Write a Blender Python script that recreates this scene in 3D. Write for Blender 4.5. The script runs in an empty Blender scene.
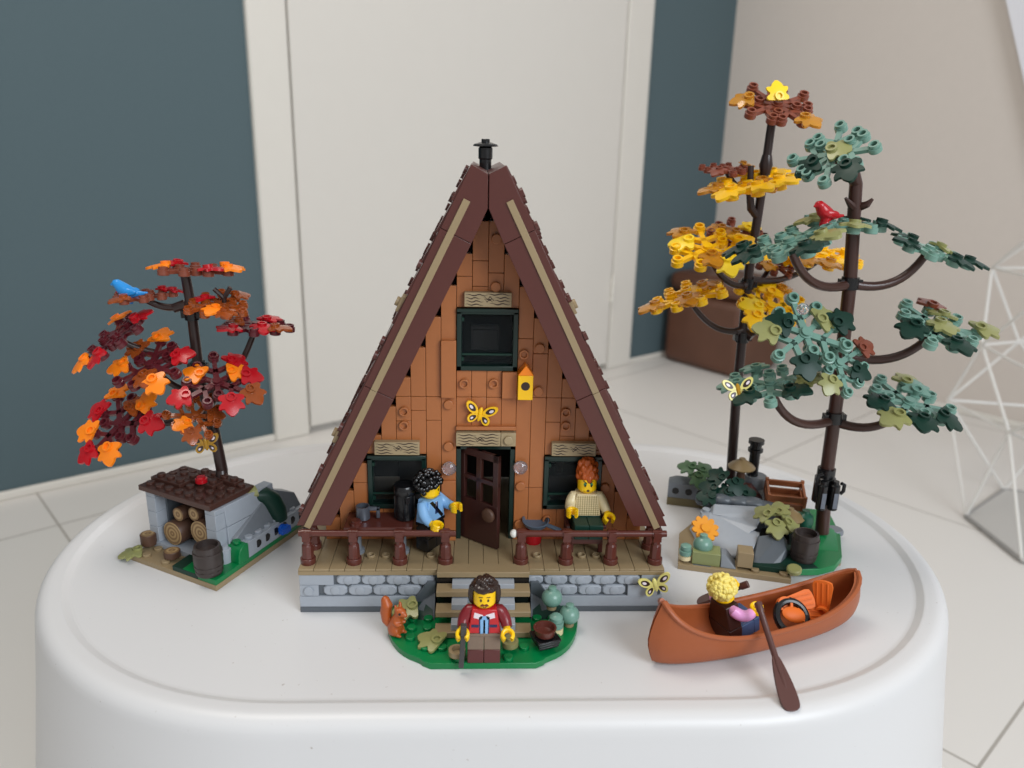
import bpy, math, random
from math import sin, cos, pi, radians as rad
from mathutils import Vector, Matrix
random.seed(7)
S = 0.001                                   # everything below is written in millimetres
SC = bpy.context.scene
COL = SC.collection

# ------------------------------------------------------------------ camera
FPX = 770.0
CAM = Vector((-4.5792, -356.8431, 236.7562))
RM = Matrix(((0.9988830825588342, -0.04092462707760402, 0.023616991263074406),
             (0.01054854095202578, -0.2940679394339432, -0.9557263077266723),
             (0.04605774268833122, 0.9549079651440937, -0.2933077947188273)))   # rows: right, down, forward

def ray(u, v):
    return RM.transposed() @ Vector(((u - 512) / FPX, (v - 384) / FPX, 1.0))

def at(u, v, ax, val):
    """the point of the plane ax = val that is seen at photo position (u, v)"""
    d = ray(u, v); i = 'xyz'.index(ax)
    return CAM + d * ((val - CAM[i]) / d[i])

def frame(O, deg):
    return Matrix.Translation(Vector(O)) @ Matrix.Rotation(rad(deg), 4, 'Z')

def atl(F, u, v, ax, val):
    Mi = F.inverted(); c = Mi @ CAM; d = Mi.to_3x3() @ ray(u, v); i = 'xyz'.index(ax)
    return c + d * ((val - c[i]) / d[i])

def lookframe(origin, n, spin=0.0):
    n = Vector(n).normalized()
    up = Vector((0, 0, 1)) if abs(n.z) < 0.95 else Vector((0, 1, 0))
    x = up.cross(n).normalized(); y = n.cross(x)
    M = Matrix((x, y, n)).transposed().to_4x4()
    return Matrix.Translation(Vector(origin)) @ M @ Matrix.Rotation(rad(spin), 4, 'Z')

# ------------------------------------------------------------------ materials
def lin(c):
    return tuple((x / 255 / 12.92) if x / 255 <= 0.04045 else ((x / 255 + 0.055) / 1.055) ** 2.4 for x in c) + (1,)

MATS = {}
def mat(name, rgb, rough=0.32, trans=0.0, ior=1.5, spec=0.5, var=0.05, vscale=300.0, bump=0.0, metal=0.0, kind=None, rgb2=None):
    if name in MATS: return MATS[name]
    m = bpy.data.materials.new(name); m.use_nodes = True
    nt = m.node_tree; b = nt.nodes['Principled BSDF']
    c = lin(rgb)
    tc = nt.nodes.new('ShaderNodeTexCoord')
    nz = nt.nodes.new('ShaderNodeTexNoise'); nz.inputs['Scale'].default_value = vscale; nz.inputs['Detail'].default_value = 3
    nt.links.new(tc.outputs['Object'], nz.inputs['Vector'])
    fac = nz.outputs['Fac']
    if kind == 'grain':
        mp = nt.nodes.new('ShaderNodeMapping'); mp.inputs['Scale'].default_value = (0.16, 1.0, 1.0)
        nt.links.new(tc.outputs['Object'], mp.inputs['Vector'])
        n2 = nt.nodes.new('ShaderNodeTexNoise'); n2.inputs['Scale'].default_value = 330; n2.inputs['Detail'].default_value = 1.5
        n2.inputs['Distortion'].default_value = 1.2
        nt.links.new(mp.outputs['Vector'], n2.inputs['Vector'])
        mu = nt.nodes.new('ShaderNodeMath'); mu.operation = 'MULTIPLY'; mu.inputs[1].default_value = 22
        nt.links.new(n2.outputs['Fac'], mu.inputs[0])
        sn = nt.nodes.new('ShaderNodeMath'); sn.operation = 'SINE'; nt.links.new(mu.outputs[0], sn.inputs[0])
        rp = nt.nodes.new('ShaderNodeValToRGB'); rp.color_ramp.elements[0].position = 0.72; rp.color_ramp.elements[1].position = 0.9
        nt.links.new(sn.outputs[0], rp.inputs['Fac']); fac = rp.outputs['Color']
    elif kind == 'rings':
        wv = nt.nodes.new('ShaderNodeTexWave'); wv.wave_type = 'RINGS'; wv.rings_direction = 'SPHERICAL'
        wv.inputs['Scale'].default_value = 130; wv.inputs['Distortion'].default_value = 1.5; wv.inputs['Detail'].default_value = 1
        nt.links.new(tc.outputs['Object'], wv.inputs['Vector']); fac = wv.outputs['Fac']
    elif kind == 'knit':
        vo = nt.nodes.new('ShaderNodeTexChecker'); vo.inputs['Scale'].default_value = 1150
        mp = nt.nodes.new('ShaderNodeMapping'); mp.inputs['Rotation'].default_value = (0, rad(45), 0)
        nt.links.new(tc.outputs['Object'], mp.inputs['Vector']); nt.links.new(mp.outputs['Vector'], vo.inputs['Vector'])
        fac = vo.outputs['Fac']
    mx = nt.nodes.new('ShaderNodeMix'); mx.data_type = 'RGBA'
    nt.links.new(fac, mx.inputs['Factor'])
    if rgb2 is None:
        mx.inputs['A'].default_value = tuple(x * (1 - var) for x in c[:3]) + (1,)
        mx.inputs['B'].default_value = tuple(min(1, x * (1 + var)) for x in c[:3]) + (1,)
    else:
        mx.inputs['A'].default_value = c; mx.inputs['B'].default_value = lin(rgb2)
    nt.links.new(mx.outputs['Result'], b.inputs['Base Color'])
    b.inputs['Roughness'].default_value = rough; b.inputs['IOR'].default_value = ior
    b.inputs['Specular IOR Level'].default_value = spec; b.inputs['Metallic'].default_value = metal
    if trans: b.inputs['Transmission Weight'].default_value = trans
    if bump:
        bp = nt.nodes.new('ShaderNodeBump'); bp.inputs['Strength'].default_value = bump; bp.inputs['Distance'].default_value = 0.0006
        nt.links.new(nz.outputs['Fac'], bp.inputs['Height']); nt.links.new(bp.outputs['Normal'], b.inputs['Normal'])
    MATS[name] = m; return m

P = dict(
  roof=mat('reddish brown plastic', (84, 42, 36)), roofd=mat('dark brown plastic', (62, 34, 30)),
  rail=mat('rail brown plastic', (92, 46, 38), 0.25), nougat=mat('nougat plastic', (172, 104, 58), 0.35),
  tan=mat('dark tan plastic', (150, 130, 98), 0.4), lintel=mat('wood tile tan', (166, 146, 112), 0.4),
  lgrey=mat('light stone grey plastic', (160, 166, 174), 0.35), dgrey=mat('dark stone grey plastic', (88, 94, 100), 0.38),
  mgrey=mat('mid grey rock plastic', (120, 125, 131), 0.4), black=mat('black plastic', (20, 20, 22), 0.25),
  dgreen=mat('dark green plastic', (20, 52, 42), 0.42, spec=.3), green=mat('bright green plastic', (0, 118, 62), 0.3),
  sand=mat('sand green plastic', (112, 150, 136), 0.3), olive=mat('olive green plastic', (146, 146, 92), 0.3),
  trunk=mat('dark brown trunk plastic', (66, 40, 33), 0.3), trunkd=mat('blackish brown trunk plastic', (48, 33, 30), 0.3),
  wine=mat('dark red plastic', (88, 26, 34), 0.3), red=mat('red plastic', (182, 18, 30), 0.25),
  orange=mat('bright orange plastic', (250, 134, 20), 0.3), torange=mat('clear orange plastic', (190, 96, 40), 0.15, trans=0.5),
  yellow=mat('warm yellow plastic', (252, 194, 14), 0.3), lyellow=mat('bright yellow plastic', (252, 214, 40), 0.3), tamber=mat('clear amber plastic', (226, 160, 50), 0.12, trans=0.45),
  rbrown=mat('red brown leaf plastic', (128, 66, 48), 0.3), skin=mat('yellow toy skin', (250, 200, 10), 0.28),
  blue=mat('azure bird plastic', (36, 140, 214), 0.3), pin=mat('blue pin plastic', (24, 90, 200), 0.25),
  squirrel=mat('dark orange plastic', (172, 84, 34), 0.35), canoe=mat('canoe orange brown plastic', (160, 84, 44), 0.42),
  white=mat('white plastic', (225, 222, 215), 0.35), silver=mat('flat silver plastic', (110, 115, 125), 0.3, metal=0.6),
  pan=mat('blue grey pan plastic', (86, 100, 116), 0.35), wood=mat('log end print', (178, 148, 104), 0.5, kind='rings', rgb2=(120, 90, 58)),
  bark=mat('log bark brown', (84, 58, 44), 0.45), barrel=mat('dark brown barrel', (58, 49, 46), 0.4),
  crate=mat('crate brown', (150, 90, 56), 0.4), jacket=mat('red checked jacket', (190, 34, 40), 0.3), sleeve=mat('dark red sleeve', (122, 28, 36), 0.3),
  trousers=mat('dark tan trousers', (128, 108, 92), 0.35), boots=mat('dark red boots', (92, 44, 42), 0.35),
  lblue=mat('light blue shirt', (132, 180, 226), 0.3), navy=mat('navy print', (30, 44, 84), 0.35), cream=mat('cream sweater sleeve', (226, 208, 164), 0.35),
  knit=mat('knitted sweater print', (222, 204, 160), 0.4, kind='knit', rgb2=(160, 138, 92)), hair_d=mat('dark brown hair', (48, 33, 28), 0.22),
  hair_k=mat('black hair', (18, 17, 18), 0.2), hair_r=mat('red hair', (186, 88, 34), 0.25), hair_b=mat('blonde hair', (240, 220, 120), 0.3),
  pink=mat('lilac pink sleeve', (232, 160, 212), 0.3), vest=mat('dark brown vest', (58, 32, 28), 0.35), jeans=mat('denim blue trousers', (64, 84, 120), 0.4),
  pattern=mat('dark wing print', (52, 32, 24), 0.35), wingb=mat('pale yellow wing', (226, 216, 130), 0.3), winga=mat('clear amber wing', (200, 150, 40), 0.15, trans=0.3),
  eye=mat('black print', (14, 12, 12), 0.3), lip=mat('dark brown print', (70, 34, 18), 0.3), teal=mat('green eyeshadow print', (40, 130, 90), 0.3),
  whitep=mat('white print', (232, 220, 226), 0.35), fin=mat('orange fin plastic', (222, 108, 38), 0.5, spec=.3), paddle=mat('paddle brown', (86, 52, 46), 0.35),
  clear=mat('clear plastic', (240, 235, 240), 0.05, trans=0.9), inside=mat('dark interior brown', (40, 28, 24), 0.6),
)
def glass_mat():
    m = bpy.data.materials.new('window pane'); m.use_nodes = True; nt = m.node_tree
    b = nt.nodes['Principled BSDF']; out = nt.nodes['Material Output']
    b.inputs['Base Color'].default_value = lin((40, 48, 52)); b.inputs['Roughness'].default_value = 0.08
    t = nt.nodes.new('ShaderNodeBsdfTransparent'); mx = nt.nodes.new('ShaderNodeMixShader')
    nz = nt.nodes.new('ShaderNodeTexNoise'); nz.inputs['Scale'].default_value = 40
    mr = nt.nodes.new('ShaderNodeMapRange'); mr.inputs['To Min'].default_value = 0.10; mr.inputs['To Max'].default_value = 0.16
    nt.links.new(nz.outputs['Fac'], mr.inputs['Value']); nt.links.new(mr.outputs['Result'], mx.inputs['Fac'])
    nt.links.new(t.outputs[0], mx.inputs[1]); nt.links.new(b.outputs[0], mx.inputs[2]); nt.links.new(mx.outputs[0], out.inputs['Surface'])
    return m
P['pane'] = glass_mat()

# ------------------------------------------------------------------ mesh helper
class MB:
    def __init__(self, M=None):
        self.v = []; self.f = []; self.m = []; self.M = M; self.mi = 0
    def add(self, vs, fs, M=None):
        b = len(self.v)
        for p in vs:
            p = Vector(p)
            if M is not None: p = M @ p
            if self.M is not None: p = self.M @ p
            self.v.append(p)
        for f in fs:
            self.f.append(tuple(b + i for i in f)); self.m.append(self.mi)
        return self
    def bx(self, x0, x1, y0, y1, z0, z1, M=None):
        v = [(x, y, z) for z in (z0, z1) for y in (y0, y1) for x in (x0, x1)]
        return self.add(v, [(0, 2, 3, 1), (4, 5, 7, 6), (0, 1, 5, 4), (2, 6, 7, 3), (0, 4, 6, 2), (1, 3, 7, 5)], M)
    def hexa(self, b, t, M=None):           # four bottom points (ccw from above), four top points
        return self.add(list(b) + list(t), [(3, 2, 1, 0), (4, 5, 6, 7)] + [(i, (i + 1) % 4, 4 + (i + 1) % 4, 4 + i) for i in range(4)], M)
    def lathe(self, prof, n=20, M=None, a0=0.0):
        vs = []; fs = []; k = len(prof)
        for r, z in prof:
            for i in range(n):
                a = 2 * pi * i / n + a0; vs.append((r * cos(a), r * sin(a), z))
        for j in range(k - 1):
            for i in range(n):
                i2 = (i + 1) % n; fs.append((j * n + i, j * n + i2, (j + 1) * n + i2, (j + 1) * n + i))
        fs.append(tuple(range(n))[::-1]); fs.append(tuple((k - 1) * n + i for i in range(n)))
        return self.add(vs, fs, M)
    def cyl(self, p0, p1, r0, r1=None, n=18):
        r1 = r0 if r1 is None else r1
        p0 = Vector(p0); p1 = Vector(p1); d = p1 - p0; L = d.length
        M = Matrix.Translation(p0) @ d.to_track_quat('Z', 'Y').to_matrix().to_4x4()
        return self.lathe([(r0, 0), (r1, L)], n, M)
    def tube(self, pts, radii, n=12):
        pts = [Vector(p) for p in pts]; k = len(pts)
        if not hasattr(radii, '__len__'): radii = [radii] * k
        vs = []; fs = []; nrm = None
        for i in range(k):
            t = (pts[min(i + 1, k - 1)] - pts[max(i - 1, 0)]).normalized()
            if nrm is None:
                nrm = t.orthogonal().normalized()
            nrm = (nrm - t * nrm.dot(t)).normalized(); bi = t.cross(nrm)
            for j in range(n):
                a = 2 * pi * j / n; vs.append(pts[i] + (nrm * cos(a) + bi * sin(a)) * radii[i])
        for i in range(k - 1):
            for j in range(n):
                j2 = (j + 1) % n; fs.append((i * n + j, i * n + j2, (i + 1) * n + j2, (i + 1) * n + j))
        fs.append(tuple(range(n))[::-1]); fs.append(tuple((k - 1) * n + j for j in range(n)))
        return self.add(vs, fs)
    def prism(self, pts, z0, z1, M=None):
        n = len(pts); vs = [(p[0], p[1], z0) for p in pts] + [(p[0], p[1], z1) for p in pts]
        fs = [tuple(range(n))[::-1], tuple(range(n, 2 * n))] + [(i, (i + 1) % n, n + (i + 1) % n, n + i) for i in range(n)]
        return self.add(vs, fs, M)
    def xz(self, pts, y0, y1):              # outline in x, z extruded along y
        return self.prism(pts, -y1, -y0, Matrix(((1, 0, 0, 0), (0, 0, -1, 0), (0, 1, 0, 0), (0, 0, 0, 1))))
    def ell(self, c, r, n=16, k=9, M=None):
        r = r if hasattr(r, '__len__') else (r, r, r)
        prof = [(max(1e-3, sin(pi * i / k)), -cos(pi * i / k)) for i in range(k + 1)]
        T = Matrix.Translation(Vector(c)) @ Matrix.Diagonal((r[0], r[1], r[2], 1))
        if M is not None: T = M @ T
        return self.lathe(prof, n, T)
    def stud(self, x, y, z, r=2.4, h=1.7, hollow=False, M=None, n=16):
        T = Matrix.Translation((x, y, z))
        if M is not None: T = M @ T
        if hollow: self.lathe([(r, 0), (r, h), (r * 0.64, h), (r * 0.62, 0.3)], n, T)
        else: self.lathe([(r, 0), (r, h * 0.88), (r * 0.94, h)], n, T)
        return self
    def fstud(self, x, z, y, r=2.4, h=1.7, hollow=False):    # stud on a wall that faces -y
        return self.stud(0, 0, 0, r, h, hollow, Matrix.Translation((x, y, z)) @ Matrix.Rotation(pi / 2, 4, 'X'))

def obj(name, mb, mats, parent=None, M=None, bevel=0.0, smooth=0.6, remesh=0.0):
    me = bpy.data.meshes.new(name)
    me.from_pydata([v * S for v in mb.v], [], mb.f); me.validate()
    if not isinstance(mats, (list, tuple)): mats = [mats]
    for m in mats: me.materials.append(m)
    if len(mats) > 1 and len(me.polygons) == len(mb.m): me.polygons.foreach_set('material_index', mb.m)
    import bmesh
    bm = bmesh.new(); bm.from_mesh(me); bmesh.ops.recalc_face_normals(bm, faces=bm.faces); bm.to_mesh(me); bm.free()
    if smooth:
        me.polygons.foreach_set('use_smooth', [True] * len(me.polygons)); me.set_sharp_from_angle(angle=smooth)
    o = bpy.data.objects.new(name, me); COL.objects.link(o)
    if bevel:
        b = o.modifiers.new('edge', 'BEVEL'); b.width = bevel * S; b.segments = 2; b.limit_method = 'ANGLE'; b.angle_limit = rad(40)
        b.harden_normals = False
    if remesh:
        r = o.modifiers.new('fuse', 'REMESH'); r.mode = 'VOXEL'; r.voxel_size = remesh * S; r.use_smooth_shade = True
        s = o.modifiers.new('soft', 'SMOOTH'); s.factor = 0.5; s.iterations = 4
    if parent is not None: o.parent = parent
    if M is not None: place(o, M)
    return o

def place(o, M):
    l, q, s = M.decompose()
    o.location = l * S; o.rotation_mode = 'XYZ'; o.rotation_euler = q.to_euler()

def tag(o, label=None, cat=None, group=None, kind=None):
    if label: o['label'] = label
    if cat: o['category'] = cat
    if group: o['group'] = group
    if kind: o['kind'] = kind
    return o

def thing(name, label, cat, M=(0, 0, 0), group=None):
    o = bpy.data.objects.new(name, None); COL.objects.link(o); o.empty_display_size = 0.01
    if not isinstance(M, Matrix): M = Matrix.Translation(Vector(M))
    place(o, M)
    return tag(o, label, cat, group)

def chaikin(p, k=1):
    for _ in range(k):
        q = []
        for i in range(len(p)):
            a = Vector(p[i]); b = Vector(p[(i + 1) % len(p)])
            q += [a * .75 + b * .25, a * .25 + b * .75]
        p = q
    return [tuple(x) for x in p]

def curve(p0, p1, p2, k=10):
    p0, p1, p2 = Vector(p0), Vector(p1), Vector(p2)
    return [p0 * (1 - t) ** 2 + p1 * 2 * t * (1 - t) + p2 * t * t for t in [i / k for i in range(k + 1)]]

# ================================================================== the room
ZF = -380.0
def room():
    A = at(0, 500, 'z', ZF); D = at(703, 347, 'z', ZF)
    ang = math.atan2(D.y - A.y, D.x - A.x)
    m = bpy.data.materials.new('pale floor tiles'); m.use_nodes = True; nt = m.node_tree; b = nt.nodes['Principled BSDF']
    tc = nt.nodes.new('ShaderNodeTexCoord'); mp = nt.nodes.new('ShaderNodeMapping')
    mp.inputs['Rotation'].default_value = (0, 0, -rad(39.5))
    c, s = cos(-rad(39.5)), sin(-rad(39.5)); q = Vector((.5307, .2826, 0))
    mp.inputs['Location'].default_value = (-(c * q.x - s * q.y), -(s * q.x + c * q.y), 0)
    nt.links.new(tc.outputs['Object'], mp.inputs['Vector'])
    br = nt.nodes.new('ShaderNodeTexBrick'); br.offset = 0.0
    br.inputs['Scale'].default_value = 1.0; br.inputs['Mortar Size'].default_value = 0.0018; br.inputs['Brick Width'].default_value = .6
    br.inputs['Row Height'].default_value = .6; br.inputs['Color1'].default_value = lin((222, 218, 213)); br.inputs['Color2'].default_value = lin((220, 217, 212))
    br.inputs['Mortar'].default_value = lin((166, 160, 152)); nt.links.new(mp.outputs['Vector'], br.inputs['Vector'])
    nt.links.new(br.outputs['Color'], b.inputs['Base Color']); b.inputs['Roughness'].default_value = .45
    f = MB().bx(-3500, 4200, -2500, 4500, -60, 0)
    tag(obj('floor', f, m, M=Matrix.Translation((0, 0, ZF))), kind='structure')
    W = frame((A.x, A.y, ZF), math.degrees(ang))          # local x along the back wall, y away from the camera
    def wx(u, v):                                          # a door-edge photo point on the wall -> x along the wall
        return atl(W, u, v, 'y', 0)
    teal = mat('dark teal wall paint', (80, 98, 104), 0.8, vscale=120, bump=.3, var=.03); wht = mat('white paint', (221, 217, 209), 0.5, vscale=30, var=.015)
    rw = mat('warm white wall paint', (208, 199, 191), 0.8, vscale=60, bump=.2, var=.02)
    x1 = wx(274, 436).x; x2 = wx(308, 428).x; x3 = wx(605, 367).x; x4 = wx(627, 363).x; x5 = (W.inverted() @ Vector((D.x, D.y, ZF))).x
    H = 2500
    wl = MB().bx(-2600, x1, 0, 90, 0, H).bx(x4, x5 + 90, 0, 90, 0, H).bx(x1, x4, 0, 90, 2100, H)
    tag(obj('wall_back', wl, teal, M=W), kind='structure')
    t = MB().bx(x1, x2, -12, 100, 0, 2080).bx(x3, x4, -12, 100, 0, 2080).bx(x1, x4, -12, 100, 2080, 2120)
    t.bx(x2, x2 + 16, 16, 40, 0, 2080).bx(x3 - 12, x3, 16, 40, 0, 2080)
    tag(obj('trim_1', t, wht, M=W, bevel=4), kind='structure')
    d = tag(obj('door_1', MB().bx(x2 + 4, x3 - 3, -8, 32, 16, 2080), mat('white door paint', (218, 214, 207), .45, vscale=30, var=.012), M=W, bevel=2), kind='structure')
    hp = atl(W, 609, 290, 'y', -8)
    hg = MB()
    for k in range(3): hg.cyl((0, 0, k * 24 - 36), (0, 0, k * 24 - 14), 7)
    hg.cyl((0, 0, -42), (0, 0, 42), 4.5)
    ho = obj('hinge', hg, wht, d); place(ho, Matrix.Translation((x3 - 1, -13, hp.z)))
    tag(obj('baseboard_back', MB().bx(-2600, x1, -9, 0, 0, 16).bx(x4, x5, -9, 0, 0, 16), wht, M=W, bevel=3), kind='structure')
    tag(obj('wall_right', MB().bx(x5, x5 + 90, -2600, 0, 0, H), rw, M=W), kind='structure')
    tag(obj('baseboard_right', MB().bx(x5 - 9, x5, -2600, 0, 0, 16), wht, M=W, bevel=3), kind='structure')
    # sloping white ceiling that meets the right wall at the top of the picture
    a = atl(W, 1010, 0, 'x', x5 - 2); b2 = atl(W, 1024, 62, 'x', x5 - 2); dv = (b2 - a)
    p0 = a - dv * 6; p1 = a + dv * 6
    nn = Vector((0, dv.z, -dv.y)).normalized()
    if nn.y > 0: nn = -nn
    ce = MB().hexa([p0 - Vector((26, 0, 0)), p0 + Vector((60, 0, 0)), p1 + Vector((60, 0, 0)), p1 - Vector((26, 0, 0))], [p0 - Vector((26, 0, 0)) + nn * 900, p0 + Vector((60, 0, 0)) + nn * 900, p1 + Vector((60, 0, 0)) + nn * 900, p1 - Vector((26, 0, 0)) + nn * 900])
    tag(obj('ceiling', ce, mat('white ceiling paint', (226, 226, 232), .7, vscale=20, var=.01), M=W), kind='structure')
    # brown chest with rounded edges in the corner
    c = at(734, 380, 'z', ZF); top = at(741, 283, 'y', c.y)
    hgt = top.z - ZF
    lm = mat('worn brown wood', (96, 62, 46), .45, vscale=14, var=.25, bump=.3)
    cl = W.inverted() @ c; cw, cdp = 330, 290
    cdp = min(cdp, -cl.y - 24) if cl.y < 0 else cdp; cw = min(cw, x5 - cl.x - 24)
    t = thing('storage_chest', 'brown wooden storage chest with a seam under its lid in the room corner', 'chest', frame((c.x, c.y, ZF), math.degrees(ang)))
    obj('body', MB().bx(0, cw, 0, cdp, 0, hgt * .78), lm, t, bevel=22)
    obj('lid', MB().bx(-1, cw + 1, -1, cdp + 1, hgt * .785, hgt), lm, t, bevel=26)
    # white wire basket on the right
    wm = mat('white painted wire', (226, 224, 220), .4)
    cen = Vector((1045, 790, ZF))
    wire = []
    v1 = at(966, 516, 'z', ZF + 4); v2 = at(1022, 561, 'z', ZF + 4)
    A1 = at(1009, 432, 'z', -215); B1 = at(948, 400, 'z', -215); D1 = at(982, 345, 'z', -90); C1 = at(992, 268, 'z', 40)
    base = [v1, v2]
    a0 = math.atan2(v1.y - cen.y, v1.x - cen.x); R0 = (Vector((v1.x, v1.y)) - cen.xy).length
    base = [Vector((cen.x + R0 * cos(a0 + k * pi / 3), cen.y + R0 * sin(a0 + k * pi / 3), ZF + 4)) for k in range(6)]
    base[0] = v1; base[1] = v2
    mid = [Vector((cen.x + 215 * cos(a0 + (k + .5) * pi / 3), cen.y + 215 * sin(a0 + (k + .5) * pi / 3), -215)) for k in range(6)]
    mid[0] = A1; mid[5] = B1
    up_ = [Vector((cen.x + 225 * cos(a0 + k * pi / 3), cen.y + 225 * sin(a0 + k * pi / 3), -90)) for k in range(6)]
    up_[0] = D1
    tp = [Vector((cen.x + 170 * cos(a0 + (k + .5) * pi / 3), cen.y + 170 * sin(a0 + (k + .5) * pi / 3), 60)) for k in range(6)]
    tp[5] = C1
    t = thing('wire_basket', 'white geometric wire basket standing on the floor by the right wall', 'basket', cen)
    def bars(lst, r):
        g = MB()
        for p, q in lst: g.cyl(p - cen, q - cen, r, n=8)
        return g
    ed = []
    for k in range(6):
        k1 = (k + 1) % 6; kp = (k - 1) % 6
        ed += [(base[k], mid[k]), (base[k1], mid[k]), (mid[k], up_[k]), (mid[k], up_[k1]), (up_[k], tp[k]), (up_[k1], tp[k]), (up_[k], up_[k1]), (mid[k], mid[k1]), (tp[k], tp[k1])]
    cap = [Vector((cen.x + 120 * cos(a0 + k * pi / 3), cen.y + 120 * sin(a0 + k * pi / 3), 190)) for k in range(6)]
    for k in range(6): ed += [(tp[k], cap[k]), (tp[k], cap[(k + 1) % 6]), (cap[k], cap[(k + 1) % 6])]
    obj('wire_frame', bars(ed, 2.7), wm, t)
    g = bars([(base[k], base[(k + 1) % 6]) for k in range(6)], 4)
    obj('base_ring', g, mat('grey base wire', (150, 148, 146), .4), t)
    g = MB(); g.prism([tuple((p - cen).xy) for p in base], 3, 6)
    obj('base_plate', g, mat('pale grey base sheet', (190, 188, 184), .4), t)
room()

# ================================================================== the white table
def table():
    cx, cy, a = 11.5, 82.0, 99.5
    def stad(R, n=40):
        pts = []
        for i in range(n + 1): t = -pi / 2 + pi * i / n; pts.append((cx + a + R * cos(t), cy + R * sin(t)))
        for i in range(n + 1): t = pi / 2 + pi * i / n; pts.append((cx - a + R * cos(t), cy + R * sin(t)))
        return pts
    prof = [(1, 0), (60, 0), (120, 0), (148, 0), (150, 0), (150.4, .15), (153.6, 1.75), (154, 1.9), (155, 1.9), (157, 1.9), (159.4, 1.9), (161.6, 1.5), (163.8, .4), (165.6, -1.6), (166.6, -4), (167.1, -7), (167.3, -9), (168.4, -18), (171, -40), (186, -150), (206, ZF + 14), (204, ZF + 2), (190, ZF)]
    prof = [(r, z + (1.2 if False else 0)) for r, z in prof]
    rings = [stad(r) for r, z in prof]; n = len(rings[0]); vs = []; fs = []
    for (r, z), rg in zip(prof, rings): vs += [(x, y, z) for x, y in rg]
    for j in range(len(prof) - 1):
        for i in range(n): i2 = (i + 1) % n; fs.append((j * n + i, (j + 1) * n + i, (j + 1) * n + i2, j * n + i2))
    fs.append(tuple(range(n))); fs.append(tuple((len(prof) - 1) * n + i for i in range(n))[::-1])
    m = bpy.data.materials.new('scuffed white plastic'); m.use_nodes = True; nt = m.node_tree; b = nt.nodes['Principled BSDF']
    tc = nt.nodes.new('ShaderNodeTexCoord'); nz = nt.nodes.new('ShaderNodeTexNoise'); nz.inputs['Scale'].default_value = 420; nz.inputs['Detail'].default_value = 4
    nt.links.new(tc.outputs['Object'], nz.inputs['Vector'])
    rp = nt.nodes.new('ShaderNodeValToRGB'); rp.color_ramp.elements[0].position = .72; rp.color_ramp.elements[1].position = .80
    rp.color_ramp.elements[0].color = lin((214, 213, 213)); rp.color_ramp.elements[1].color = lin((170, 160, 154))
    nt.links.new(nz.outputs['Fac'], rp.inputs['Fac']); nt.links.new(rp.outputs['Color'], b.inputs['Base Color'])
    b.inputs['Roughness'].default_value = .38
    o = obj('table', MB().add([Vector(v) - Vector((cx, cy, ZF)) for v in vs], fs), m, M=Matrix.Translation((cx, cy, ZF)), smooth=.9)
    tag(o, 'white plastic oval table with a rounded rim carrying all the toys', 'table')
table()

# ================================================================== the cabin
def slope_pt(side, s, t):
    """point of the roof section: s along the slope from the peak, t inward from the outer face"""
    d = (-0.4393, -0.8983); n = (0.8983, -0.4393)
    x = -8 + d[0] * s + n[0] * t; z = 229 + d[1] * s + n[1] * t
    return (x * (1 if side < 0 else -1), z)

def xin(z): return (209.5 - z) * 0.4915

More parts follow.
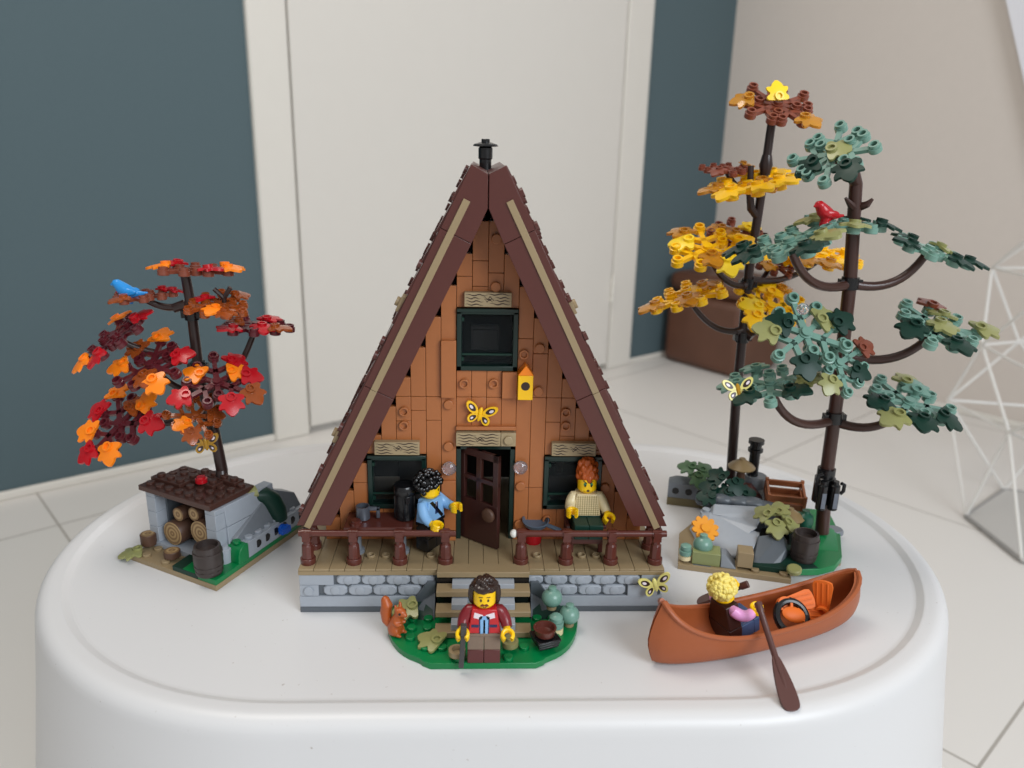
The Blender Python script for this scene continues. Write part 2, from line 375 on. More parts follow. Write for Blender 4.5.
def cabin():
    GX = 0.8
    T = thing('cabin', 'wooden A-frame toy cabin with a brown roof, green windows and an open door', 'toy house', (0, 0, 0))
    # stone base
    b = MB()
    b.bx(-95, 95, 1.5, 128, 9.6, 22)
    g = obj('base_wall', b, P['dgrey'], T)
    obj('base_plate', MB().bx(-96, 96, 0, 130, 0, 3.2), P['dgrey'], T, bevel=.2)
    obj('grey_course', MB().bx(-96, -25, 0, 128, 3.3, 9.5).bx(25, 96, 0, 128, 3.3, 9.5), P['lgrey'], T, bevel=.25)
    def stone(st, x0, x1, z0, z1):
        c = 1.7; x1 -= .5
        pts = [(x0 + c, z0), (x1 - c, z0), (x1, z0 + c), (x1, z1 - c), (x1 - c, z1), (x0 + c, z1), (x0, z1 - c), (x0, z0 + c)]
        q = [(x0 + (x1 - x0) / 2 + (x - x0 - (x1 - x0) / 2) * .9, z0 + (z1 - z0) / 2 + (z - z0 - (z1 - z0) / 2) * .78) for x, z in pts]
        n = 8; vs = [(x, 4, z) for x, z in pts] + [(x, .9, z) for x, z in pts] + [(x, 0, z) for x, z in q]
        fs = [tuple(range(16, 24)), tuple(range(8))[::-1]]
        for k in (0, 8): fs += [(k + i, k + (i + 1) % n, k + 8 + (i + 1) % n, k + 8 + i) for i in range(n)]
        st.add(vs, fs); st.fstud((x0 + x1) / 2, (z0 + z1) / 2, .1, 2.4, .5)
    st = MB()
    st.bx(-95.6, -78, .2, 6, 16.2, 21.9); st.bx(-95.6, -86, .2, 6, 9.7, 16); st.fstud(-91, 12.9, .2, 2.4, 1.2)
    for i in range(4): stone(st, -83.5 + i * 12.9, -70.6 + i * 12.9, 9.9, 15.9); stone(st, -76.5 + i * 12.9, -63.6 + i * 12.9, 16.3, 21.8)
    obj('stone_course', st, P['lgrey'], T, bevel=.25)
    st = MB()
    st.bx(84, 95.6, .2, 6, 16.2, 21.9); st.bx(77, 93, -.4, 6, 9.7, 16)
    for i in range(5): stone(st, 19.3 + i * 12.9, 32.2 + i * 12.9, 16.3, 21.8)
    for i in range(4): stone(st, 24.8 + i * 12.9, 37.7 + i * 12.9, 9.9, 15.9)
    obj('stone_course', st, P['lgrey'], T, bevel=.25)
    # deck
    d = MB(); d.bx(-96, 96, 0, 130, 22, 24.2)
    for i in range(24):
        x = -96 + 8 * i; d.bx(x + .12, x + 7.88, .1, 40, 24.2, 25.6)
    for px in (370.9, 386, 431, 537, 581.4, 596):
        p = at(px, 556, 'z', 26); d.stud(p.x, p.y, 25.6, 2.4, 1.6, True)
    obj('deck', d, P['tan'], T, bevel=.22)
    # gable wall of upright planks
    w = MB()
    holes = [(-16, 16, 124.6, 158), (-16, 16, 0, 90), (-64, -32, 45, 77), (32, 64, 45, 77)]
    cuts = {-1: [169, 182], 0: [152, 176], 1: [186], -2: [174], 2: [142], -3: [140], 3: [134], -5: [102], 4: [96], 5: [88], -6: [96], 6: [60], -9: [60], -8: [72], 7: [80], -4: [96.5], -2.5: []}
    rows = {}
    for i in range(-12, 12):
        x0, x1 = 8 * i + .1, 8 * i + 7.9
        top = 209.5 - (max(abs(8 * i), abs(8 * i + 8)) - 4.2) / 0.4915
        if top < 30: continue
        segs = [(25.6, top)]
        for hx0, hx1, hz0, hz1 in holes:
            if hx0 <= 8 * i + 4 <= hx1:
                ns = []
                for a, c in segs:
                    if a < hz0: ns.append((a, min(c, hz0)))
                    if c > hz1: ns.append((max(a, hz1), c))
                segs = [q for q in ns if q[1] - q[0] > .5]
        zc = sorted([109.8] + cuts.get(i, []) + ([57.5] if i in (-3, 2, 3, -4) else []))
        for a, c in segs:
            e = [a] + [z for z in zc if a + 2 < z < c - 2] + [c]
            for q0, q1 in zip(e, e[1:]): w.bx(GX + x0, GX + x1, 32 + random.uniform(0, .12), 36, q0 + .12, q1 - .12)
    w.bx(GX - 23.9, GX - 16.1, 29.4, 33, 110, 141); w.bx(GX + 8.1, GX + 15.9, 29.4, 33, 109.9, 124.4); w.bx(GX - 16, GX + 16, 29.5, 33, 92, 94)
    w.bx(GX - 24, GX - 16.2, 30.4, 33, 25.7, 62)
    for px, py, ho in ((496.6, 239, 0), (495.8, 287, 0), (540, 348.5, 0), (524, 354.6, 1), (464.2, 383.7, 1), (493.7, 383.7, 1), (538.4, 391.5, 0), (448.6, 404.7, 0), (403.9, 411.6, 1), (403.9, 425.6, 1),
                       (565.9, 412.9, 1), (565.9, 426.4, 1), (448.6, 446.6, 0), (520.4, 486.3, 0), (605, 488, 0), (547, 519.6, 1), (519, 524, 0)):
        p = at(px, py, 'y', 31); w.fstud(p.x, p.z, 32, 2.6, 1.9, bool(ho))
    obj('gable_wall', w, P['nougat'], T, bevel=.18)
    # dark back side of the gable, floor inside and rear wall
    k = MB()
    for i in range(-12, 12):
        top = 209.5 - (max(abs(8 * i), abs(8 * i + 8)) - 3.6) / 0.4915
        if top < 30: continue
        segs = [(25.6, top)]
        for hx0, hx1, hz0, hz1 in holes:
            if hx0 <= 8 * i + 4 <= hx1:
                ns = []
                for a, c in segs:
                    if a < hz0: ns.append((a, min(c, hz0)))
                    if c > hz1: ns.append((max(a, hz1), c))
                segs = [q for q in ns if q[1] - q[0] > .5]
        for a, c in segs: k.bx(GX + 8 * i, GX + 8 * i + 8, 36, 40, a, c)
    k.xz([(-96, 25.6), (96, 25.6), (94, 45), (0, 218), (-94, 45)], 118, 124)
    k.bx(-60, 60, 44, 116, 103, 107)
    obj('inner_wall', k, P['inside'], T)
    f = MB(); f.bx(-8, 8, 70, 74, 126, 140); f.bx(-7, 7, 68, 70, 128, 138)
    f.bx(-50, -36, 70, 80, 26, 58); f.bx(36, 60, 66, 84, 26, 50); f.cyl((46, 72, 50), (46, 72, 66), 2.5)
    obj('inside_furniture', f, mat('pale interior plastic', (92, 88, 86), .5), T, bevel=.3)
    # windows
    def window(x0, x1, z0, z1):
        g = MB(); t = 2.6
        for q in ((x0, x1, z1 - 3.2, z1), (x0, x1, z0, z0 + t), (x0, x0 + t, z0, z1), (x1 - t, x1, z0, z1)): g.bx(GX + q[0], GX + q[1], 30.6, 38, q[2], q[3])
        g.bx(GX + x0, GX + x1, 29.8, 31, z1 - 2, z1)
        fr = obj('window_frame', g, mat('black green frame', (14, 40, 34), .3), T, bevel=.3)
        p = MB()
        p.bx(GX + x0 + t, GX + x1 - t, 33.2, 34.2, z0 + t, z1 - 3.2)
        obj('pane', p, P['pane'], fr)
        q = MB()
        for zz in (z0 + 5, z1 - 7): q.bx(GX + x0 + t, GX + x0 + t + 1.2, 31.6, 33.6, zz, zz + 2)
        q.bx(GX + x0 + t, GX + x1 - t, 32.4, 33.2, z0 + 8, z0 + 9)
        obj('catch', q, P['dgreen'], fr)
    window(-15.9, 15.9, 124.7, 157.9); window(-63.9, -32.1, 45.1, 76.9); window(32.1, 63.9, 45.1, 76.9)
    def lint(x0, x1, z0, z1, stud=False):
        L = Vector((GX + (x0 + x1) / 2, 28, (z0 + z1) / 2 + 1.0)); hx = (x1 - x0) / 2; hz = (z1 - z0) / 2
        g = MB().bx(-hx, hx, 0, 4, -hz, hz)
        if stud: g.fstud(0, 0, 0, 2.4, 1.6)
        lo = obj('lintel', g, P['lintel'], T, Matrix.Translation(L), bevel=.25)
        if not stud:
            g = MB(); r = random.Random(int(x0 * 3 + z0))
            def line(a, b, z, k=1.0):
                n = 9; w = [(a + (b - a) * i / n, z + .35 * sin(i * 1.3 + r.random()) * k) for i in range(n + 1)]
                th = [.05 + .26 * sin(pi * i / n) for i in range(n + 1)]
                g.xz([(x, zz - t) for (x, zz), t in zip(w, th)] + [(x, zz + t) for (x, zz), t in zip(w, th)][::-1], -.06, .02)
            for q in range(4):
                z = -hz + 1.2 + q * (2 * hz - 2.2) / 3.2
                line(-hx + .6, -hx + hx * r.uniform(.6, 1.0), z); line(r.uniform(-.1, .3) * hx, hx - .6, z + .4)
            line(-2.4, 3.2, .9, 2.2); line(-2, 2.6, -.4, 2.4); line(-.6, 3.4, .2, 1.6)
            obj('grain_print', g, P['pattern'], lo)
    lint(-12, 12, 158.2, 165.6); lint(-59.5, -35.5, 77, 84.4); lint(35.5, 59.5, 77, 84.4); lint(-16, 7.8, 82.4, 90); lint(8, 16, 82.4, 90, True)
    # door frame and open door
    g = MB()
    g.bx(GX - 16, GX - 13.4, 33, 42, 25.6, 82).bx(GX + 13.4, GX + 16, 33, 42, 25.6, 82).bx(GX - 16, GX + 16, 33, 42, 79.6, 82)
    obj('door_frame', g, mat('black green frame', (14, 40, 34), .3), T, bevel=.2)
    Dm = Matrix.Translation((-12.6, 37, 26.2)) @ Matrix.Rotation(rad(-38.5), 4, 'Z')
    g = MB(); L = 26.5; Hh = 54.6
    g.bx(0, L, -1.3, 1.3, 0, 25); g.bx(0, 3.4, -1.3, 1.3, 25, Hh); g.bx(L - 3.4, L, -1.3, 1.3, 25, Hh); g.bx(11.6, L - 11.6, -1.2, 1.2, 25, Hh)
    g.bx(0, L, -1.3, 1.3, Hh - 4, Hh); g.bx(0, L, -1.2, 1.2, 36.5, 39); g.cyl((0, 0, 0), (0, 0, Hh), 1.6)
    dr = obj('door', g, P['roofd'], T, Dm, bevel=.2)
    kb = MB().lathe([(2.0, 0), (2, 1.4), (4, 1.6), (4.1, 2.6), (3.4, 3.4), (1.4, 3.9)], 18, Matrix.Translation((L - 4.6, -1.2, 20)) @ Matrix.Rotation(pi / 2, 4, 'X'))
    obj('knob', kb, P['bark'], dr)
    # clear wall lamps beside the door
    for px, py in ((449, 469), (520.5, 468)):
        p = at(px, py, 'y', 29)
        g = MB().lathe([(2.2, 0), (2.2, 1.2), (3.7, 1.5), (4, 2.6), (3.3, 4.4), (1.6, 5.5), (.3, 5.7)], 18, Matrix.Translation((p.x, 32, p.z)) @ Matrix.Rotation(pi / 2, 4, 'X'))
        tag(obj('wall_lamp', g, P['clear'], T), 'clear round wall lamp')
    # roof
    for sd in (-1, 1):
        brd = MB()
        # board in three lengths with fine joints
        sp = [0, 32, 118, 205]
        for a, c in zip(sp, sp[1:]):
            a += .12; c -= .12
            if a < 1: pts = [slope_pt(sd, 0, 0), (-.25 * -sd * -1 if False else (sd * .25), 225), (sd * .25, 209.5), slope_pt(sd, 32 - .12, 16), slope_pt(sd, 32 - .12, 0)]
            elif c > 200:
                z = 46.5; xo = 8 + (229 - z) * .489
                pts = [slope_pt(sd, a, 0), (sd * xo, z), (sd * (xo - 17.8), z), slope_pt(sd, a, 16)]
            else: pts = [slope_pt(sd, a, 0), slope_pt(sd, c, 0), slope_pt(sd, c, 16), slope_pt(sd, a, 16)]
            brd.xz(pts, 8, 15)
        obj('bargeboard', brd, P['roof'], T, bevel=.2)
        tn = MB()
        for a, c in ((15, 118), (118.2, 201.5)): tn.xz([slope_pt(sd, a, 3.6), slope_pt(sd, c, 3.6), slope_pt(sd, c, 7), slope_pt(sd, a, 7)], 7.1, 9)
        obj('trim_strip', tn, P['tan'], T, bevel=.15)
        pn = MB()
        pn.xz([slope_pt(sd, .5, .3), slope_pt(sd, 200, .3), slope_pt(sd, 200, 9), slope_pt(sd, .5, 9)], 15, 128)
        obj('roof_panel', pn, P['roof'], T)
        sh = MB()
        for q in range(12):
            a = 2 + q * 16.4; lift = -1.4
            sh.xz([slope_pt(sd, a, -.2), slope_pt(sd, a + 16.2, -1.3), slope_pt(sd, a + 16.2, .4), slope_pt(sd, a, .6)], 9 + (q % 3), 128)
        rr = random.Random(4 + sd)
        for q in range(46):
            for yy in (12, 28, 44, 60, 76, 92, 108, 120):
                if rr.random() < .2:
                    s = 6 + q * 4.2; x, z = slope_pt(sd, s, -.5); x2, z2 = slope_pt(sd, s, -2.4)
                    sh.cyl((x, yy, z), (x2, yy, z2), 2.4, n=12)
        obj('shingles', sh, P['roof'], T)
        for s in ((74, 150) if sd < 0 else (74,)):
            ts = MB()
            x, z = slope_pt(sd, s, 0); x2, z2 = slope_pt(sd, s, -5)
            M0 = Matrix.Translation((x, 16, z)) @ Vector((x2 - x, 0, z2 - z)).to_track_quat('Z', 'Y').to_matrix().to_4x4()
            ts.bx(-4, 4, -4, 4, 0, 2.4, M0); ts.stud(0, 0, 2.4, 2.4, 1.7, False, M0)
            obj('roof_stud', ts, P['tan'], T, bevel=.2)
    for sd in (-1, 1):
        x0, x1 = sorted((sd * 84, sd * 87)); obj('knee_wall', MB().bx(x0, x1, 40, 126, 25.6, 56), P['roofd'], T)
    # chimney
    p = at(485.5, 150, 'y', 84)
    g = MB().lathe([(3.3, 196), (3.3, p.z - 5), (3.9, p.z - 4.4), (3.9, p.z + 1), (2.8, p.z + 2), (2.6, p.z + 3)], 20, Matrix.Translation((p.x, 84, 0)))
    g.lathe([(4, p.z + 1.6), (7.0, p.z + 2.0), (6.4, p.z + 3), (3.2, p.z + 4), (2.3, p.z + 4.2), (2.3, p.z + 5.6), (2.1, p.z + 5.8)], 22, Matrix.Translation((p.x, 84, 0)))
    obj('chimney', g, P['black'], T)
    # railings
    def post(x, y):
        g = MB(); M = Matrix.Translation((x, y, 25.6))
        g.lathe([(4.0, 0), (4.0, 3), (3.8, 3.2)], 18, M)
        g.lathe([(3.3, 3.2), (2.9, 10.5), (2.2, 11.2), (2.2, 13.5)], 8, M)
        g.bx(-2.2, 2.2, -2.3, 2.3, 13, 15.6, M); g.bx(-2, 2, -2.6, 2.6, 15.4, 18.8, M)
        obj('railing_post', g, P['rail'], T, bevel=.25)
    for x in (-92, -68, -44, -20, 20, 44, 68, 92): post(x, 7)
    post(-92, 23); post(92, 23)
    def rail(x0, x1, joint):
        g = MB(); g.cyl((x0, 7, 42.7), (x1, 7, 42.7), 1.75, n=16)
        for x in joint: g.cyl((x - 2.6, 7, 42.7), (x + 2.6, 7, 42.7), 2.25, n=16)
        xe = x0 if x0 < -50 else x1
        g.cyl((xe - (3 if xe > 0 else -3), 7, 42.7), (xe - (3 if xe > 0 else -3), 27, 42.7), 1.7, n=14)
        obj('railing_bar', g, P['rail'], T)
    rail(-96, -14.5, (-92, -68, -44, -20)); rail(16.5, 97, (20, 44, 68, 92))
    obj('rail_end', MB().ell((15.8, 7, 42.7), (2.0, 2.3, 2.3)), P['white'], T)
    # stairs
    g = MB(); cl = MB(); zz = [(-4, 26), (-12, 19.6), (-20, 13), (-28, 6.6)]
    for i, (y, z) in enumerate(zz):
        obj('stair_tread', MB().bx(-24, 24, y, y + (8.4 if i else 9), z - 3, z), P['tan'], T, bevel=.25)
    g.bx(-16, -8, -18, 1, 3.2, 16).bx(8, 16, -18, 1, 3.2, 16).bx(-16, 16, -9, 1, 3.2, 22)
    g.bx(-16, -8, -26, -18, 3.2, 9.8).bx(8, 16, -26, -18, 3.2, 9.8)
    obj('stair_support', g, P['lgrey'], T, bevel=.2)
    obj('stair_shade', MB().bx(-24, 24, -3, 1.4, 3.2, 22), P['black'], T)  # black block that stands in for the shade in the gaps between treads
    for s in (-1, 1):
        g = MB()
        g.hexa([(s * 25, -2, 3.2), (s * 40, -2, 3.2), (s * 40, 0, 3.2), (s * 25, 0, 3.2)], [(s * 25, -2, 19), (s * 29, -2, 19), (s * 29, 0, 19), (s * 25, 0, 19)])
        g.hexa([(s * 25, -12, 3.2), (s * 37, -9, 3.2), (s * 37, 0, 3.2), (s * 25, 0, 3.2)], [(s * 25, -3, 13), (s * 31, -3, 9), (s * 31, 0, 9), (s * 25, 0, 13)])
        obj('rock_slope', g, P['dgrey'], T)
    for s in (-1, 1):
        g = MB().hexa([(s * 26, -13, 3.2), (s * 42, -10, 3.2), (s * 46, -2, 3.2), (s * 26, -2, 3.2)], [(s * 26, -5, 9), (s * 34, -4, 7), (s * 36, -2, 7), (s * 26, -2, 9)])
        obj('dark_mound', g, P['dgreen'], T)
    # green plate in front
    arc = [(22 + 27.5 * cos(t) ** .9, -5 - 39 * sin(t) ** .95) for t in [rad(a) for a in range(0, 77, 7)]]
    pts = [(-49.5, 0)] + [(-x, y) for x, y in arc] + [(-29.6, -43.6), (-29, -44.8), (-25, -47.2), (25, -47.2), (29, -44.8), (29.6, -43.6)] + arc[::-1] + [(49.5, 0)]
    g = MB().prism(pts, 0, 3.2)
    for i in range(-6, 6):
        for j in range(-6, 0):
            x, y = 8 * i + 4, 8 * j + 4
            if -24 < x < 24 and y > -28: continue
            if abs(x) < 9 and y < -34: continue
            if (x / 46) ** 2 + ((y) / 46) ** 2 < 1.02 and (abs(x) > 26 or y < -28): g.stud(x, y, 3.2)
    obj('garden_plate', g, P['green'], T, bevel=.2)
    return T
cabin()

# ================================================================== small reusable shapes
def ssm(M): return M
LEAF = chaikin([(0, -3), (4.2, -3.2), (9.6, -2.6), (10.4, 0.6), (6.4, 3.2), (9.6, 6.2), (10.2, 9.6), (5.4, 9.2), (4.6, 12.2), (0, 16.2),
                (-4.6, 12.2), (-5.4, 9.2), (-10.2, 9.6), (-9.6, 6.2), (-6.4, 3.2), (-10.4, 0.6), (-9.6, -2.6), (-4.2, -3.2)], 1)
def leaf_mb(sc=.68, cup=.012):
    mb = MB(); n = len(LEAF); vs = []; fs = []
    def z(x, y): return -cup * (x * x + max(0, y) ** 2)
    for lay, th in ((0, 0.0), (1, 1.3)):
        for k in (1.0, .55): vs += [(x * k * sc, (3 + (y - 3) * k) * sc, z(x * k, 3 + (y - 3) * k) * sc + th) for x, y in LEAF]
        vs.append((0, 3 * sc, z(0, 3) * sc + th + (.25 if lay else 0)))
    B = 2 * n + 1
    for lay in (0, 1):
        o = lay * B
        for i in range(n):
            j = (i + 1) % n
            fs += [(o + i, o + j, o + n + j, o + n + i), (o + n + i, o + n + j, o + 2 * n)]
    for i in range(n): fs.append((i, (i + 1) % n, B + (i + 1) % n, B + i))
    mb.add(vs, fs); mb.stud(0, 0, .6, 2.7, 1.9, True)
    return mb
LEAFMESH = {}
def leaf(parent, M, m, name='leaf'):
    key = m.name
    if key not in LEAFMESH:
        o = obj(name, leaf_mb(), m, parent, M, smooth=.9); LEAFMESH[key] = o
        return o
    o = LEAFMESH[key].copy(); o.name = name; COL.objects.link(o); o.parent = parent; place(o, M)
    return o

def spray_mb(nc=3, seed=0):
    mb = MB(); r = random.Random(seed)
    mb.lathe([(3.2, -1.2), (3.2, 1.6), (2.4, 1.7), (2.4, 3)], 14)
    def arm(p, q, w=1.25, h=1.0):
        d = Vector((q[0] - p[0], q[1] - p[1], 0)); L = d.length; a = math.atan2(d.y, d.x)
        mb.bx(0, L, -w, w, -h, h, Matrix.Translation((p[0], p[1], 0)) @ Matrix.Rotation(a, 4, 'Z'))
    rings = []
    for c in range(nc):
        a = 2 * pi * c / nc + pi / 2
        F = (8 * cos(a), 8 * sin(a)); arm((0, 0), F, 1.6)
        for da, rr in ((-.64, 15.4), (0, 19), (.64, 15.4)):
            q = (rr * cos(a + da), rr * sin(a + da)); arm(F, q); rings.append(q)
        q = (9.6 * cos(a + pi / nc), 9.6 * sin(a + pi / nc)); arm((0, 0), q, 1.3); rings.append(q)
    for q in rings:
        T = Matrix.Translation((q[0], q[1], -1.6))
        mb.lathe([(2.6, 0), (3.1, .3), (3.1, 2.9), (2.5, 3.1), (2.5, 4.6), (1.6, 4.6), (1.5, 2.2)], 14, T)
    return mb, rings
SPRAY = {}
def spray(parent, M, m, nc=3):
    key = (m.name, nc)
    if key not in SPRAY:
        mb, rings = spray_mb(nc); o = obj('leaf_spray', mb, m, parent, M); SPRAY[key] = (o, rings); return o, rings
    o, rings = SPRAY[key]; o = o.copy(); o.name = 'leaf_spray'; COL.objects.link(o); o.parent = parent; place(o, M)
    return o, rings

def tree_spray(T, base, c, depth, n, spin, m, leaves, scale=1.0, nc=3):
    """one spray with its leaves; c = photo position of the hub, leaves = (photo position or local xy, material)"""
    hub = at(c[0], c[1], 'y', depth); W = lookframe(hub, n, spin)
    L = Matrix.Translation(-Vector(base)) @ W
    o, rings = spray(T, L, m, nc)
    if scale != 1: o.scale = (scale,) * 3
    used = set()
    def seen(p):
        c = RM @ (W @ Vector((p[0] * scale, p[1] * scale, 3)) - CAM); return Vector((512 + FPX * c.x / c.z, 384 + FPX * c.y / c.z))
    for q in leaves:
        if len(q) == 3:                       # the ring that lies where the photo shows the leaf
            u, v, lm = q; tgt = Vector((u, v))
            def cost(i): 
                p = Vector(rings[i]); k = 1 + 5 / p.length
                return (seen(p * k) - tgt).length + (40 if i in used else 0)
        else:
            (x, y), lm = q; tgt = Vector((x, y))
            def cost(i): return (Vector(rings[i]) - tgt).length + (40 if i in used else 0)
        j = min(range(len(rings)), key=cost); used.add(j); g = Vector(rings[j])
        if len(q) == 3 and (seen((0, 0)) - tgt).length < 8: g = Vector((0, 0)); used.discard(j)
        a = math.atan2(g.y, g.x) - pi / 2 + random.uniform(-.5, .5) if g.length > 1 else random.uniform(0, 6)
        tilt = Matrix.Rotation(rad(random.uniform(-14, 10)), 4, 'X')
        leaf(o, Matrix.Translation((g.x, g.y, 2.6)) @ Matrix.Rotation(a, 4, 'Z') @ tilt, lm)
    return hub

def branch(T, base, p0, p1, p2, m, r0=2.2, r1=1.7):
    b = Vector(base); pts = curve(Vector(p0) - b, Vector(p1) - b, Vector(p2) - b, 12)
    mb = MB(); mb.tube(pts, [r0 + (r1 - r0) * i / 12 for i in range(13)], 12)
    d = (pts[1] - pts[0]).normalized(); mb.cyl(pts[0] - d * 1, pts[0] + d * 6, 3.0, 2.7, 14)
    obj('branch', mb, m, T)

def trunk(T, base, pts, m, r0, r1, joints):
    b = Vector(base); mb = MB(); k = len(pts); P3 = [Vector(p) - b for p in pts]
    fine = []
    for i in range(k - 1):
        for j in range(6): fine.append(P3[i].lerp(P3[i + 1], j / 6))
    fine.append(P3[-1]); nn = len(fine)
    mb.tube(fine, [r0 + (r1 - r0) * i / (nn - 1) for i in range(nn)], 16)
    o = obj('trunk', mb, m, T)
    for z in joints:
        g = MB(); q = min(range(nn), key=lambda i: abs(fine[i].z + b.z - z)); p = fine[q]; r = r0 + (r1 - r0) * q / (nn - 1)
        g.cyl(p - Vector((0, 0, 3.4)), p + Vector((0, 0, 3.4)), r + 1.1, n=16); g.bx(p.x - r - 2.6, p.x + r + 2.6, p.y - 2.2, p.y + 2.2, p.z - 2.2, p.z + 2.2)
        obj('trunk_collar', g, P['black'], T)

def butterfly(M, wing, body, label, group='butterflies'):
    """modelled flat in its own x, y plane, wings up the +y side, z towards the viewer"""
    T = thing('butterfly', label, 'butterfly', M, group)
    up = chaikin([(0.6, 0), (3, 4.6), (7.4, 6.6), (9.2, 5.2), (8, 2), (4.6, -.6)], 2); lo = chaikin([(.6, .2), (4.8, -.4), (6.6, -2.8), (5.6, -5.6), (3, -5.4), (.8, -2.6)], 2)
    for s in (-1, 1):
        g = MB()
        for q in (up, lo): g.prism([(s * x, y) for x, y in q][::s], -.5 + (0 if q is up else .1), .5)
        w = obj('wing', g, wing, T, Matrix.Rotation(rad(-14 * s), 4, 'Y'))
        g = MB()
        for q in (up, lo):
            cx = sum(p[0] for p in q) / len(q); cy = sum(p[1] for p in q) / len(q)
            g.prism([(s * (cx + (x - cx) * .62), cy + (y - cy) * .62) for x, y in q][::s], .5, .62)
        obj('wing_pattern', g, P['pattern'], w)
        g = MB()
        for q, k in ((up, .3), (lo, .26)):
            cx = sum(p[0] for p in q) / len(q) + .6; cy = sum(p[1] for p in q) / len(q) + (.3 if q is up else -.2)
            g.prism([(s * (cx + (x - cx) * k), cy + (y - cy) * k) for x, y in q][::s], .62, .7)
        obj('wing_spot', g, P['whitep'], w)
    obj('body', MB().tube([(0, 3.6, .3), (0, 2.4, .3), (0, 0, .3), (0, -3, .3), (0, -4.4, .3)], [.5, 1.2, 1.3, 1.1, .4], 10), body, T)

def bird(M, m, label):
    g = MB()
    g.tube([(-11, 0, 6.0), (-8.5, 0, 5.7), (-5.5, 0, 5.6), (-2.8, 0, 6.0), (0, 0, 7.0), (2.4, 0, 8.6), (3.8, 0, 10.2), (5, 0, 11), (6.2, 0, 11), (7.2, 0, 10.7), (8.4, 0, 10.4)],
           [.6, 1.1, 1.7, 3.0, 3.7, 3.6, 3.0, 2.8, 2.2, 1.0, .35], 14)
    g.lathe([(2.9, 0), (2.9, 2.2), (2.5, 2.6), (2.7, 3.4), (2.5, 6)], 14)
    for s in (-1, 1): g.ell((-1.8, s * 3.0, 6.8), (4.2, 1, 2.0))
    o = obj('bird', g, m, M=M, remesh=.38)
    return tag(o, label, 'toy bird')

# ================================================================== toy figures
def head_patch(mb, pts, r=5.16, zc=0):
    """a print that hugs the head cylinder; pts = (angle from the front in degrees, height)"""
    n = len(pts); vs = []
    for rr in (r - .05, r + .08):
        vs += [(rr * sin(rad(a)), -rr * cos(rad(a)), z + zc) for a, z in pts]
    mb.add(vs, [tuple(range(n, 2 * n)), tuple(range(n))[::-1]] + [(i, (i + 1) % n, n + (i + 1) % n, n + i) for i in range(n)])
def ov(a, z, w, h, n=10): return [(a + w * cos(2 * pi * i / n), z + h * sin(2 * pi * i / n)) for i in range(n)]
def rc(a, z, w, h, t=0): return [(a - w, z - h - t), (a + w, z - h + t), (a + w, z + h + t), (a - w, z + h - t)]

def figure(M, label, col, arms, legs, face, hair, chest, sit=False, headturn=0, group='toy figures'):
    T = thing('toy_figure', label, 'toy figure', M, group)
    Hh = 0 if sit else 16.0
    if not sit:
        for s in (-1, 1):
            g = MB(); x0, x1 = sorted((s * .1, s * 7.7))
            g.bx(x0, x1, -3.9, 3.9, 7.1, 11.6); g.cyl((x0, 0, 11.6), (x1, 0, 11.6), 3.9, n=20)
            lg = obj('leg', g, legs[0], T, bevel=.3)
            obj('boot', MB().bx(x0, x1, -4.2, 3.95, 0, 7.2), legs[1], lg, bevel=.3)
    else:
        for s in (-1, 1):
            g = MB(); x0, x1 = sorted((s * .1, s * 7.7))
            g.bx(x0, x1, -12, 0, -3.9, 3.9); g.cyl((x0, 0, 0), (x1, 0, 0), 3.9, n=20); g.bx(x0, x1, -15.6, -12, -3.9, 4.4)
            obj('leg', g, legs[0], T, Matrix.Translation((0, 0, 3.9)), bevel=.3)
    zt = 16.0 if not sit else 8.2
    obj('hips', MB().bx(-7.9, 7.9, -4.0, 4.0, zt - (8 if 'hips' in col else 1.6), zt).bx(-1.2, 1.2, -3, 3, zt - 4, zt), col.get('hips', legs[0]), T, bevel=.2)
    g = MB(); g.hexa([(-7.8, -3.9, zt), (7.8, -3.9, zt), (7.8, 3.9, zt), (-7.8, 3.9, zt)], [(-5.7, -3.9, zt + 12.8), (5.7, -3.9, zt + 12.8), (5.7, 3.9, zt + 12.8), (-5.7, 3.9, zt + 12.8)])
    to = obj('torso', g, col['torso'], T, bevel=.5)
    for pts, m in chest:
        g = MB().xz([(x, zt + z) for x, z in pts], -4.02, -3.8); obj('print', g, m, to)
    # head
    zh = zt + 13.4
    hd = obj('head', MB().lathe([(3, -.4), (3, .3), (4.4, .6), (5.1, 1.6), (5.1, 7.8), (4.4, 8.9), (2.5, 9.1), (2.5, 10.6)], 24), P['skin'], T, Matrix.Translation((0, 0, zh)) @ Matrix.Rotation(rad(headturn), 4, 'Z'))
    for pts, m, nm in face:
        g = MB(); head_patch(g, pts); obj(nm, g, m, hd)
    hair(T, Matrix.Translation((0, 0, zh)) @ Matrix.Rotation(rad(headturn), 4, 'Z'), col['hair'])
    for s in (-1, 1):
        sh = Vector((s * 6.9, 0, zt + 10.4)); el, wr, hv = arms[0 if s < 0 else 1]
        el = Vector(el) + Vector((0, 0, zt)); wr = Vector(wr) + Vector((0, 0, zt))
        g = MB(); pts = [sh - Vector((s * 1.8, 0, -.6))] + curve(sh, el, wr, 8)
        g.tube(pts, [2.2, 2.9, 3.0, 3.0, 3.0, 2.9, 2.8, 2.7, 2.6, 2.5], 14)
        ar = obj('arm', g, col['arm'], T)
        d = (wr - el).normalized(); hv = Vector(hv).normalized(); side = d.cross(hv).normalized(); hv = side.cross(d)
        g = MB(); g.cyl(wr - d * .5, wr + d * 1.6, 1.7, n=12); c = wr + d * 4.0
        pts = [c + (d * cos(t) + side * sin(t)) * 2.5 for t in [rad(38 + 284 * i / 14) for i in range(15)]]
        for off in (-1.5, -.5, .5, 1.5): g.tube([p + hv * off for p in pts], .85, 8)
        obj('hand', g, P['skin'], ar)
    return T

